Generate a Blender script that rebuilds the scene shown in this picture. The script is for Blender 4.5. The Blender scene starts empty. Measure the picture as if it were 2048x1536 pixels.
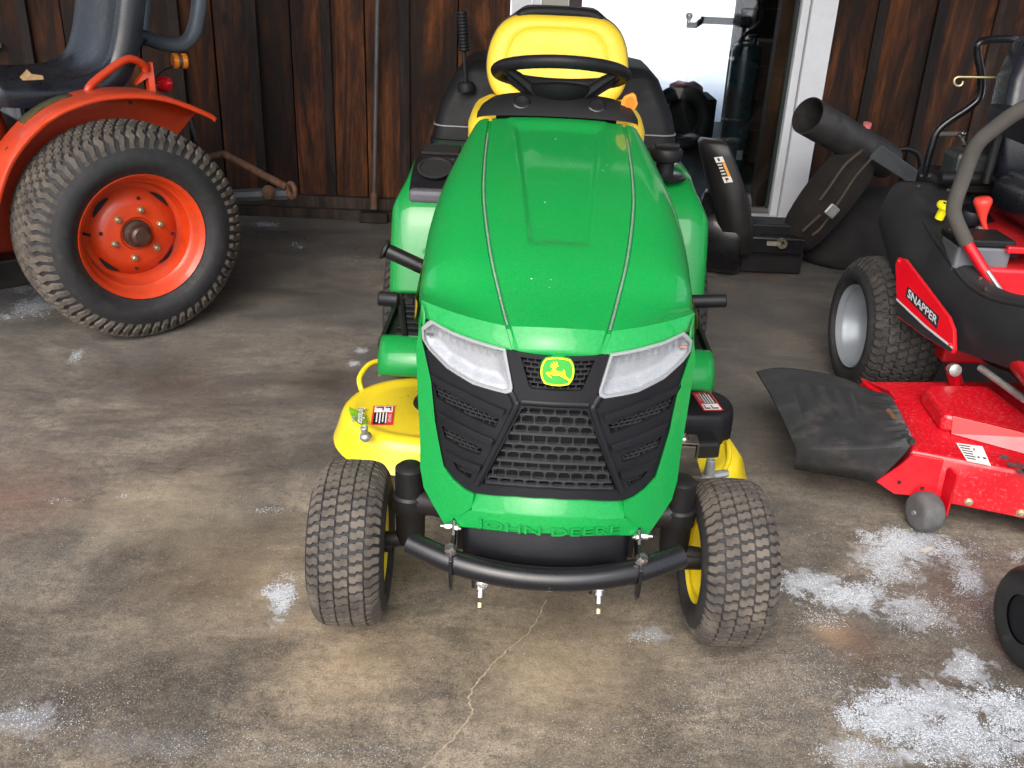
import bpy, bmesh, math, random
from mathutils import Vector, Matrix, noise as mnoise
random.seed(7)
sc = bpy.context.scene
COL = sc.collection
# ------------------------------------------------------------------ camera
FPX, TH, RO, CH = 1900.0, math.radians(25), math.radians(2.5), 1.32
cam = bpy.data.cameras.new('camera'); cam.sensor_width = 36.0; cam.lens = 36.0 * FPX / 2048
cam.clip_start = 0.05; cam.clip_end = 2000
camo = bpy.data.objects.new('camera', cam); COL.objects.link(camo)
camo.location = (0, 0, CH)
camo.rotation_mode = 'QUATERNION'
camo.rotation_quaternion = (Matrix.Rotation(math.radians(90) - TH, 3, 'X') @ Matrix.Rotation(RO, 3, 'Z')).to_quaternion()
sc.camera = camo
# ------------------------------------------------------------------ sky, sun, exposure
SUN_EL, SUN_AZ = math.radians(42), math.radians(15)
world = bpy.data.worlds.new('World'); sc.world = world; world.use_nodes = True
wn = world.node_tree.nodes; wl = world.node_tree.links; wn.clear()
wo = wn.new('ShaderNodeOutputWorld'); wb = wn.new('ShaderNodeBackground'); ws = wn.new('ShaderNodeTexSky')
ws.sky_type = 'NISHITA'; ws.sun_disc = False; ws.sun_elevation = SUN_EL; ws.sun_rotation = math.radians(180) + SUN_AZ
ws.air_density = 1.0; ws.dust_density = 4.0; ws.ozone_density = 1.0
hs = wn.new('ShaderNodeHueSaturation'); hs.inputs['Saturation'].default_value = 0.62
wl.new(ws.outputs[0], hs.inputs['Color']); wl.new(hs.outputs[0], wb.inputs['Color']); wl.new(wb.outputs[0], wo.inputs['Surface'])
wb.inputs['Strength'].default_value = 0.15
sun = bpy.data.lights.new('sun', 'SUN'); sun.energy = 1.2; sun.angle = math.radians(60); sun.color = (1.0, 0.98, 0.96)
suno = bpy.data.objects.new('sun', sun); COL.objects.link(suno)
sd = Vector((math.sin(-SUN_AZ) * math.cos(SUN_EL), -math.cos(SUN_AZ) * math.cos(SUN_EL), math.sin(SUN_EL)))
suno.rotation_mode = 'QUATERNION'; suno.rotation_quaternion = sd.to_track_quat('Z', 'Y')
vs = sc.view_settings; vs.view_transform = 'Standard'; vs.look = 'None'; vs.gamma = 1.0; vs.exposure = 1.12; vs.use_curve_mapping = False

# ------------------------------------------------------------------ picture measurements: pixel (of the 2048 px photograph) -> place
_f = Vector((0, math.cos(TH), -math.sin(TH))); _u = Vector((0, math.sin(TH), math.cos(TH))); _c = Vector((0, 0, CH))
def ray(px, py):
    dx, dy = px - 1024, py - 768
    a = dx * math.cos(RO) + dy * math.sin(RO); b = -dx * math.sin(RO) + dy * math.cos(RO)
    return _f + Vector((1, 0, 0)) * (a / FPX) - _u * (b / FPX)
def gz(px, py, z=0.0):
    r = ray(px, py); return _c + r * ((z - CH) / r.z)
def gy(px, py, y):
    r = ray(px, py); return _c + r * (y / r.y)

# ------------------------------------------------------------------ materials
MATS = {}
def nt_new(name):
    m = bpy.data.materials.new(name); m.use_nodes = True
    nt = m.node_tree; b = nt.nodes['Principled BSDF']
    MATS[name] = m
    return m, nt, b
def N(nt, t, **kw):
    n = nt.nodes.new(t)
    for k, v in kw.items():
        if k in n.inputs: n.inputs[k].default_value = v
        else: setattr(n, k, v)
    return n
def ramp(nt, fac, stops):
    r = nt.nodes.new('ShaderNodeValToRGB'); e = r.color_ramp.elements
    while len(e) < len(stops): e.new(0.5)
    for i, (p, c) in enumerate(stops):
        e[i].position = p; e[i].color = (c, c, c, 1) if isinstance(c, (int, float)) else (*c, 1)
    nt.links.new(fac, r.inputs[0]); return r.outputs[0]
def mixc(nt, fac, a, b, mode='MIX'):
    m = nt.nodes.new('ShaderNodeMix'); m.data_type = 'RGBA'; m.blend_type = mode
    for s, v in ((m.inputs[0], fac), (m.inputs[6], a), (m.inputs[7], b)):
        if hasattr(v, 'links'): nt.links.new(v, s)
        elif isinstance(v, (int, float)): s.default_value = v
        else: s.default_value = (*v, 1)
    return m.outputs[2]
def noi(nt, vec, scale, detail=4, rough=0.6, dist=0.0):
    n = N(nt, 'ShaderNodeTexNoise', Scale=scale, Detail=detail, Roughness=rough, Distortion=dist)
    nt.links.new(vec, n.inputs['Vector']); return n.outputs['Fac']
def mapped(nt, src, scale=(1, 1, 1), loc=None):
    mp = nt.nodes.new('ShaderNodeMapping'); mp.inputs['Scale'].default_value = scale
    nt.links.new(src, mp.inputs['Vector'])
    if loc is not None: nt.links.new(loc, mp.inputs['Location'])
    return mp.outputs[0]
def pm(name, base, rough=0.5, metal=0.0, coat=0.0, var=0.12, scale=9.0, bump=0.0, bscale=220.0,
       dirt=None, dirt_amt=0.0, dirt_scale=5.0, spec=0.5, dust=0.0, dustcol=(0.30, 0.27, 0.23), rvar=0.12):
    m, nt, b = nt_new(name)
    tc = nt.nodes.new('ShaderNodeTexCoord').outputs['Object']
    f = noi(nt, tc, scale, 5, 0.65)
    lo = tuple(max(0, c * (1 - var)) for c in base); hi = tuple(min(1, c * (1 + var)) for c in base)
    col = ramp(nt, f, [(0.3, lo), (0.7, hi)])
    if dirt is not None:
        d = noi(nt, tc, dirt_scale, 8, 0.72)
        col = mixc(nt, ramp(nt, d, [(0.62 - 0.35 * dirt_amt, 0.0), (0.80 - 0.2 * dirt_amt, min(1, 0.35 + dirt_amt))]), col, dirt)
    if dust > 0:                                   # dust lies on faces that look up
        g = nt.nodes.new('ShaderNodeNewGeometry'); sx = nt.nodes.new('ShaderNodeSeparateXYZ'); nt.links.new(g.outputs['Normal'], sx.inputs[0])
        up = ramp(nt, sx.outputs['Z'], [(0.35, 0.0), (1.0, dust)])
        d2 = ramp(nt, noi(nt, tc, 14, 8, 0.75), [(0.35, 0.25), (0.7, 1.0)])
        mu = nt.nodes.new('ShaderNodeMath'); mu.operation = 'MULTIPLY'; nt.links.new(up, mu.inputs[0]); nt.links.new(d2, mu.inputs[1])
        col = mixc(nt, mu.outputs[0], col, dustcol)
    nt.links.new(col, b.inputs['Base Color'])
    rr = ramp(nt, noi(nt, tc, scale * 1.7, 6, 0.7), [(0.25, max(0.02, rough - rvar)), (0.75, min(1, rough + rvar))])
    nt.links.new(rr, b.inputs['Roughness'])
    b.inputs['Metallic'].default_value = metal; b.inputs['Specular IOR Level'].default_value = spec
    b.inputs['Coat Weight'].default_value = coat; b.inputs['Coat Roughness'].default_value = 0.06
    if bump > 0:
        bp = N(nt, 'ShaderNodeBump', Strength=bump, Distance=0.002); nt.links.new(noi(nt, tc, bscale, 3, 0.6), bp.inputs['Height'])
        nt.links.new(bp.outputs[0], b.inputs['Normal'])
    return m
GREEN = pm('green_paint', (0.0006, 0.238, 0.042), 0.52, coat=0.55, spec=0.3, scale=210, var=0.16, dust=0.07, dustcol=(0.12, 0.15, 0.09), dirt=(0.04, 0.13, 0.035), dirt_amt=0.05, dirt_scale=7, bump=0.04, bscale=900)
GREENP = pm('green_plastic', (0.0006, 0.205, 0.036), 0.55, coat=0.7, spec=0.25, scale=200, var=0.12, dust=0.05, dustcol=(0.12, 0.15, 0.09))
YELLOW = pm('yellow_paint', (0.78, 0.60, 0.012), 0.34, coat=0.5, var=0.05, dust=0.10, dirt=(0.20, 0.13, 0.04), dirt_amt=0.05, dirt_scale=22)
SEATY = pm('yellow_vinyl', (0.76, 0.53, 0.035), 0.5, var=0.04, bump=0.10, bscale=500)
BLKP = pm('black_plastic', (0.0060, 0.0062, 0.0085), 0.50, var=0.25, bump=0.2, bscale=700, dust=0.03, spec=0.28)
BLKG = pm('black_gloss_paint', (0.006, 0.006, 0.008), 0.30, coat=0.25, var=0.2, dust=0.03, spec=0.35)
BLKM = pm('black_cast_iron', (0.008, 0.0075, 0.008), 0.45, var=0.3, bump=0.2, bscale=160, dust=0.04, spec=0.35)
GRYP = pm('charcoal_plastic', (0.0065, 0.0070, 0.0080), 0.55, var=0.15, bump=0.2, bscale=600, dust=0.03, spec=0.25)
DRKV = pm('dark_void', (0.006, 0.006, 0.007), 0.8, var=0.3)
RUB = pm('tyre_rubber', (0.014, 0.014, 0.016), 0.7, var=0.35, scale=20, bump=0.35, bscale=320, dirt=(0.06, 0.05, 0.04), dirt_amt=0.22, dirt_scale=30)
RUBM = pm('muddy_tread_rubber', (0.062, 0.053, 0.045), 0.85, var=0.4, scale=26, bump=0.5, bscale=260, dirt=(0.150, 0.124, 0.098), dirt_amt=0.5, dirt_scale=11)
RUBD = pm('dark_tread_rubber', (0.024, 0.022, 0.021), 0.8, var=0.4, scale=26, bump=0.5, bscale=260, dirt=(0.085, 0.068, 0.05), dirt_amt=0.35, dirt_scale=30)
ORNG = pm('orange_paint', (0.52, 0.038, 0.004), 0.45, coat=0.2, var=0.14, dust=0.12, dirt=(0.17, 0.045, 0.02), dirt_amt=0.24, dirt_scale=16)
RED = pm('red_paint', (0.50, 0.002, 0.010), 0.34, coat=0.5, var=0.08, dust=0.10, dirt=(0.22, 0.05, 0.04), dirt_amt=0.08, dirt_scale=18)
REDM = RED
STEEL = pm('zinc_steel', (0.62, 0.61, 0.58), 0.28, metal=1.0, var=0.12, scale=60)
DULL = pm('dull_grey_metal', (0.36, 0.37, 0.36), 0.5, metal=0.7, var=0.2, scale=40)
RIMS = pm('silver_painted_rim', (0.30, 0.33, 0.37), 0.45, metal=0.35, var=0.1, dirt=(0.2, 0.18, 0.15), dirt_amt=0.05)
RUST = pm('rusty_iron', (0.13, 0.065, 0.035), 0.8, var=0.5, scale=40, bump=0.5, bscale=180)
GRIP = pm('grey_foam_grip', (0.060, 0.056, 0.050), 0.85, var=0.2, bump=0.4, bscale=300)
WHITE = pm('white_door_paint', (0.76, 0.77, 0.80), 0.45, var=0.04, dirt=(0.35, 0.32, 0.28), dirt_amt=0.06, dirt_scale=9)
BEIGE = pm('beige_trim', (0.42, 0.41, 0.36), 0.6, var=0.08)
REFL = pm('lamp_reflector', (0.37, 0.38, 0.41), 0.28, metal=0.2, var=0.08, scale=30)
GRIL = pm('grey_black_mesh_plastic', (0.019, 0.020, 0.023), 0.45, var=0.2, dust=0.08)
LORNG = pm('orange_knob_plastic', (0.9, 0.26, 0.03), 0.4, var=0.05)
YKNOB = pm('yellow_knob_plastic', (0.9, 0.78, 0.01), 0.4, var=0.05)
DECW = pm('white_print', (0.75, 0.75, 0.73), 0.5, var=0.05)
DECR = pm('red_print', (0.62, 0.03, 0.03), 0.45, var=0.05)
DECB = pm('black_print', (0.012, 0.012, 0.014), 0.5, var=0.1)
DECY = pm('yellow_print', (0.93, 0.82, 0.01), 0.4, var=0.03)
DECG = pm('green_print', (0.03, 0.30, 0.03), 0.4, var=0.05)
DECO = pm('orange_print', (0.85, 0.36, 0.04), 0.5, var=0.05)
DECS = pm('silver_print', (0.38, 0.38, 0.40), 0.4, var=0.05)
CANV = pm('dark_bag_cloth', (0.035, 0.028, 0.023), 0.95, var=0.4, scale=14, bump=0.5, bscale=420)
ICE = pm('frost_in_seam', (0.22, 0.26, 0.24), 0.7, var=0.5, scale=420)
FLAP = pm('scuffed_black_rubber', (0.026, 0.027, 0.029), 0.5, var=0.3, scale=18, bump=0.3, bscale=400, dirt=(0.10, 0.075, 0.06), dirt_amt=0.24, dirt_scale=9)
FROSTRED = pm('frosted_red_paint', (0.50, 0.002, 0.010), 0.42, coat=0.3, var=0.1, dirt=(0.66, 0.26, 0.29), dirt_amt=0.22, dirt_scale=110)
TANKM = pm('dark_green_tank_paint', (0.020, 0.042, 0.048), 0.30, var=0.2)
def clear_mat(name, tint, refl=0.10, rough=0.02):
    m, nt, b = nt_new(name); nt.nodes.remove(b); out = nt.nodes['Material Output']
    tr = N(nt, 'ShaderNodeBsdfTransparent'); tr.inputs[0].default_value = (*tint, 1)
    gl = N(nt, 'ShaderNodeBsdfGlossy', Roughness=rough); gl.inputs[0].default_value = (1, 1, 1, 1)
    lw = nt.nodes.new('ShaderNodeLayerWeight'); lw.inputs[0].default_value = 0.5; mx = N(nt, 'ShaderNodeMixShader')
    pw = nt.nodes.new('ShaderNodeMath'); pw.operation = 'POWER'; pw.inputs[1].default_value = 5.0; nt.links.new(lw.outputs['Facing'], pw.inputs[0])
    ad = nt.nodes.new('ShaderNodeMath'); ad.operation = 'MULTIPLY_ADD'; ad.inputs[1].default_value = 0.85; ad.inputs[2].default_value = refl
    nt.links.new(pw.outputs[0], ad.inputs[0]); nt.links.new(ad.outputs[0], mx.inputs[0])
    nt.links.new(tr.outputs[0], mx.inputs[1]); nt.links.new(gl.outputs[0], mx.inputs[2]); nt.links.new(mx.outputs[0], out.inputs['Surface'])
    return m
LENS = clear_mat('clear_lens', (0.95, 0.96, 0.96), 0.06)
GLASS = clear_mat('door_glass', (0.90, 0.94, 0.95), 0.06)
AMBER = pm('amber_lens', (0.80, 0.22, 0.01), 0.15, coat=0.8, var=0.1)
REDL = pm('red_lens', (0.45, 0.005, 0.01), 0.15, coat=0.8, var=0.1)
def seat_black():
    return pm('black_seat_vinyl', (0.012, 0.014, 0.020), 0.30, var=0.15, bump=0.1, bscale=300, dust=0.05)
SEATB = seat_black()

# ------------------------------------------------------------------ mesh building
class MB:
    def __init__(s): s.v = []; s.f = []
    def add(s, verts, faces, M=None):
        o = len(s.v)
        s.v += [tuple(M @ Vector(p)) if M is not None else tuple(p) for p in verts]
        s.f += [tuple(i + o for i in f) for f in faces]; return s
    def box(s, c, d, M=None, R=None):
        x, y, z = d[0] / 2, d[1] / 2, d[2] / 2
        vs_ = [Vector((i * x, j * y, k * z)) for k in (-1, 1) for j in (-1, 1) for i in (-1, 1)]
        if R is not None: vs_ = [R @ p for p in vs_]
        vs_ = [p + Vector(c) for p in vs_]
        return s.add(vs_, [(0, 2, 3, 1), (4, 5, 7, 6), (0, 1, 5, 4), (2, 6, 7, 3), (0, 4, 6, 2), (1, 3, 7, 5)], M)
    def tube(s, pts, r, n=10, caps=True, closed=False, M=None):
        P = [Vector(p) for p in pts]; k = len(P)
        rs = r if isinstance(r, (list, tuple)) else [r] * k
        vs_, fs_ = [], []; up = None
        for i in range(k):
            a = P[(i - 1) % k] if (closed or i > 0) else P[i]; b = P[(i + 1) % k] if (closed or i < k - 1) else P[i]
            t = (b - a).normalized()
            if up is None:
                up = Vector((0, 0, 1)) if abs(t.z) < 0.9 else Vector((1, 0, 0))
            e1 = up - t * up.dot(t); e1 = e1.normalized() if e1.length > 1e-6 else t.orthogonal().normalized()
            up = e1; e2 = t.cross(e1)
            for j in range(n):
                q = 2 * math.pi * j / n; vs_.append(P[i] + (e1 * math.cos(q) + e2 * math.sin(q)) * rs[i])
        for i in range(k if closed else k - 1):
            for j in range(n):
                a = i * n + j; b = i * n + (j + 1) % n; c = ((i + 1) % k) * n + (j + 1) % n; d = ((i + 1) % k) * n + j
                fs_.append((a, b, c, d))
        if caps and not closed: fs_ += [tuple(range(n))[::-1], tuple(range((k - 1) * n, k * n))]
        return s.add(vs_, fs_, M)
    def lathe(s, prof, n=24, M=None, arc=None, capends=True):
        # profile [(r, h)] about local Z
        vs_, fs_ = [], []; k = len(prof)
        for (r, h) in prof:
            for j in range(n):
                q = 2 * math.pi * j / n; vs_.append((r * math.cos(q), r * math.sin(q), h))
        for i in range(k - 1):
            for j in range(n):
                fs_.append((i * n + j, i * n + (j + 1) % n, (i + 1) * n + (j + 1) % n, (i + 1) * n + j))
        if capends:
            if prof[0][0] > 1e-6: fs_.append(tuple(range(n))[::-1])
            if prof[-1][0] > 1e-6: fs_.append(tuple(range((k - 1) * n, k * n)))
        return s.add(vs_, fs_, M)
    def grid(s, rows, M=None, closed=False, flip=False):
        k = len(rows); n = len(rows[0]); vs_ = [p for r in rows for p in r]; fs_ = []
        for i in range(k - 1):
            for j in range(n if closed else n - 1):
                q = (i * n + j, i * n + (j + 1) % n, (i + 1) * n + (j + 1) % n, (i + 1) * n + j)
                fs_.append(q[::-1] if flip else q)
        return s.add(vs_, fs_, M)
    def loft(s, rings, M=None):
        n = len(rings[0]); k = len(rings); s0 = len(s.v)
        s.grid(rings, M, closed=True)
        s.f.append(tuple(range(s0, s0 + n))[::-1]); s.f.append(tuple(range(s0 + (k - 1) * n, s0 + k * n)))
        return s
    def prism(s, poly, fn, t0, t1, M=None):
        # polygon of (a, b); fn(a, b, t) -> point
        n = len(poly); vs_ = [fn(a, b, t0) for a, b in poly] + [fn(a, b, t1) for a, b in poly]
        fs_ = [tuple(range(n))[::-1], tuple(range(n, 2 * n))] + [(i, (i + 1) % n, n + (i + 1) % n, n + i) for i in range(n)]
        return s.add(vs_, fs_, M)
    def build(s, name, mat, parent=None, smooth=40, bevel=0.0, solid=0.0, subd=0, seg=2, mats=None, fmat=None):
        me = bpy.data.meshes.new(name); me.from_pydata([tuple(p) for p in s.v], [], s.f); me.validate()
        bm = bmesh.new(); bm.from_mesh(me); bmesh.ops.recalc_face_normals(bm, faces=bm.faces[:]); bm.to_mesh(me); bm.free()
        me.materials.append(mat)
        return mkobj(name, me, parent, smooth, bevel, solid, subd, seg)
def mkobj(name, me, parent=None, smooth=40, bevel=0.0, solid=0.0, subd=0, seg=2):
    o = bpy.data.objects.new(name, me); COL.objects.link(o)
    if smooth:
        me.shade_smooth(); me.set_sharp_from_angle(angle=math.radians(smooth))
    if parent is not None: o.parent = parent
    if solid:
        q = o.modifiers.new('solid', 'SOLIDIFY'); q.thickness = solid; q.offset = -1
    if bevel:
        q = o.modifiers.new('bevel', 'BEVEL'); q.width = bevel; q.segments = seg; q.limit_method = 'ANGLE'; q.angle_limit = math.radians(35); q.harden_normals = False
    if subd:
        q = o.modifiers.new('sub', 'SUBSURF'); q.levels = subd; q.render_levels = subd
    return o
def thing(name, label, cat, loc=(0, 0, 0), rotz=0.0, group=None):
    o = bpy.data.objects.new(name, None); COL.objects.link(o); o.empty_display_size = 0.1
    o.location = loc; o.rotation_euler = (0, 0, rotz); o['label'] = label; o['category'] = cat
    if group: o['group'] = group
    return o
def tag(o, label, cat, group=None):
    o['label'] = label; o['category'] = cat
    if group: o['group'] = group
    return o
def struct(o): o['kind'] = 'structure'; return o
def axis_m(loc, d):
    """matrix whose local Z points along d, origin at loc"""
    return Matrix.Translation(Vector(loc)) @ Vector(d).normalized().to_track_quat('Z', 'Y').to_matrix().to_4x4()
def cyl(mb, a, b, r, n=14, r2=None):
    return mb.tube([a, b], [r, r if r2 is None else r2], n)
def bolt(mb, p, d, r=0.008, h=0.007):
    M = axis_m(p, d)
    mb.lathe([(r * 1.25, 0), (r * 1.25, h * 0.25)], 14, M); mb.lathe([(r, h * 0.25), (r, h), (r * 0.8, h * 1.15)], 6, M)
    mb.lathe([(r * 0.5, h * 1.1), (r * 0.5, h * 1.7)], 10, M); return mb
def cr(p0, p1, p2, p3, t):
    return 0.5 * ((2 * p1) + (p2 - p0) * t + (2 * p0 - 5 * p1 + 4 * p2 - p3) * t * t + (3 * p1 - p0 - 3 * p2 + p3) * t ** 3)
def spline(pts, sub=6, closed=False):
    P = [Vector(p) for p in pts]; n = len(P); out = []
    for i in range(n if closed else n - 1):
        g = (lambda k: P[k % n]) if closed else (lambda k: P[max(0, min(n - 1, k))])
        for j in range(sub): out.append(cr(g(i - 1), g(i), g(i + 1), g(i + 2), j / sub))
    if not closed: out.append(P[-1])
    return out
def interp(xs, ys, x):
    if x <= xs[0]: return ys[0]
    for i in range(len(xs) - 1):
        if x <= xs[i + 1]: return ys[i] + (ys[i + 1] - ys[i]) * (x - xs[i]) / (xs[i + 1] - xs[i])
    return ys[-1]
def text_verts(body, size, extr=0.0, bold=0.0, shear=0.0):
    cu = bpy.data.curves.new('t', 'FONT'); cu.body = body; cu.size = size; cu.extrude = extr; cu.offset = bold; cu.shear = shear
    cu.align_x = 'CENTER'; cu.align_y = 'CENTER'; cu.resolution_u = 3
    o = bpy.data.objects.new('t', cu); COL.objects.link(o); bpy.context.view_layer.update()
    me = bpy.data.meshes.new_from_object(o.evaluated_get(bpy.context.evaluated_depsgraph_get()))
    v = [tuple(q.co) for q in me.vertices]; f = [tuple(p.vertices) for p in me.polygons]
    bpy.data.objects.remove(o); bpy.data.curves.remove(cu); bpy.data.meshes.remove(me)
    return v, f
def polydist(p, poly):
    best = 9
    for i in range(len(poly)):
        a = Vector(poly[i]); b = Vector(poly[(i + 1) % len(poly)]); ab = b - a
        t = max(0, min(1, (Vector(p) - a).dot(ab) / max(1e-12, ab.length_squared))); best = min(best, (Vector(p) - (a + ab * t)).length)
    return best
def flat_panel(loops, cutx=0.02, cuty=None, thick=0.0):
    """bmesh of a 2-D region (outer loop first, then holes) in the XY plane, cut into strips"""
    bm = bmesh.new(); es = []
    for lp in loops:
        vv = [bm.verts.new((a, b, 0)) for a, b in lp]
        es += [bm.edges.new((vv[i], vv[(i + 1) % len(vv)])) for i in range(len(vv))]
    bmesh.ops.triangle_fill(bm, edges=es, use_beauty=True)
    xs = [v.co.x for v in bm.verts]; ys = [v.co.y for v in bm.verts]
    def cut(lo, hi, st, ax):
        k = math.ceil(lo / st)
        while k * st < hi:
            co = [0, 0, 0]; no = [0, 0, 0]; co[ax] = k * st + 1e-5; no[ax] = 1
            bmesh.ops.bisect_plane(bm, geom=bm.verts[:] + bm.edges[:] + bm.faces[:], plane_co=co, plane_no=no); k += 1
    cut(min(xs), max(xs), cutx, 0)
    if cuty: cut(min(ys), max(ys), cuty, 1)
    if thick:
        g = bmesh.ops.extrude_face_region(bm, geom=bm.faces[:])
        for v in [q for q in g['geom'] if isinstance(q, bmesh.types.BMVert)]: v.co.z += thick
    return bm
def bm_build(bm, name, mat, parent, fn=None, smooth=35, bevel=0.0):
    if fn:
        for v in bm.verts: v.co = Vector(fn(v.co.x, v.co.y, v.co.z))
    bmesh.ops.recalc_face_normals(bm, faces=bm.faces[:])
    me = bpy.data.meshes.new(name); bm.to_mesh(me); bm.free(); me.materials.append(mat)
    return mkobj(name, me, parent, smooth, bevel)
# ------------------------------------------------------------------ setting: ground, floor, wall, room, roof
WALL = 4.80
def wood_mat(name, dark, mid, hot, hotamt=0.5):
    m, nt, b = nt_new(name)
    tc = nt.nodes.new('ShaderNodeTexCoord').outputs['Object']; oi = nt.nodes.new('ShaderNodeObjectInfo')
    cb = nt.nodes.new('ShaderNodeCombineXYZ'); mu = nt.nodes.new('ShaderNodeMath'); mu.operation = 'MULTIPLY'; mu.inputs[1].default_value = 37.0
    nt.links.new(oi.outputs['Random'], mu.inputs[0])
    for i in range(3): nt.links.new(mu.outputs[0], cb.inputs[i])
    v = mapped(nt, tc, (1, 1, 0.11), cb.outputs[0])
    grain = noi(nt, v, 38, 6, 0.7, 0.6); broad = noi(nt, v, 6, 6, 0.72, 0.9)
    v2 = mapped(nt, tc, (1, 1, 0.42), cb.outputs[0]); blot = noi(nt, v2, 3.4, 6, 0.68, 0.8)
    col = ramp(nt, broad, [(0.36, dark), (0.48, mid), (0.64, hot)])
    col = mixc(nt, ramp(nt, blot, [(0.50 - 0.10 * hotamt, 0.0), (0.66, 0.92)]), col, dark)
    col = mixc(nt, ramp(nt, grain, [(0.36, 0.60), (0.60, 0.0)]), col, tuple(c * 0.45 for c in dark))
    grey = noi(nt, mapped(nt, tc, (1, 1, 0.2), cb.outputs[0]), 16, 5, 0.7)
    col = mixc(nt, ramp(nt, grey, [(0.64, 0.0), (0.82, 0.30)]), col, (0.060, 0.044, 0.038)); b.inputs['Specular IOR Level'].default_value = 0.22
    # knots
    vo = N(nt, 'ShaderNodeTexVoronoi', Scale=3.2); nt.links.new(mapped(nt, tc, (1.0, 1.0, 0.55), cb.outputs[0]), vo.inputs['Vector'])
    col = mixc(nt, ramp(nt, vo.outputs['Distance'], [(0.03, 0.9), (0.075, 0.0)]), col, (0.006, 0.004, 0.003))
    hv = nt.nodes.new('ShaderNodeHueSaturation'); nt.links.new(col, hv.inputs['Color']); nt.links.new(ramp(nt, oi.outputs['Random'], [(0.0, 0.45), (1.0, 1.25)]), hv.inputs['Value']); col = hv.outputs[0]
    nt.links.new(col, b.inputs['Base Color']); b.inputs['Roughness'].default_value = 0.72
    nt.links.new(ramp(nt, broad, [(0.3, 0.55), (0.7, 0.85)]), b.inputs['Roughness'])
    bp = N(nt, 'ShaderNodeBump', Strength=0.55, Distance=0.004); nt.links.new(grain, bp.inputs['Height']); nt.links.new(bp.outputs[0], b.inputs['Normal'])
    return m
WOOD = wood_mat('stained_board_wood', (0.014, 0.0070, 0.0052), (0.060, 0.022, 0.0098), (0.24, 0.082, 0.024), 0.8)
WOODL = wood_mat('darker_board_wood', (0.0095, 0.0058, 0.0050), (0.034, 0.0135, 0.0075), (0.17, 0.052, 0.017), 0.6)
BATT = wood_mat('weathered_batten_wood', (0.014, 0.010, 0.0095), (0.030, 0.020, 0.018), (0.075, 0.043, 0.031), 0.4)
SKIRT = wood_mat('grey_sill_wood', (0.020, 0.014, 0.011), (0.055, 0.040, 0.030), (0.10, 0.072, 0.055), 0.4)
STUD = wood_mat('brown_jamb_wood', (0.03, 0.012, 0.005), (0.075, 0.028, 0.010), (0.13, 0.05, 0.016), 0.9)

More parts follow.
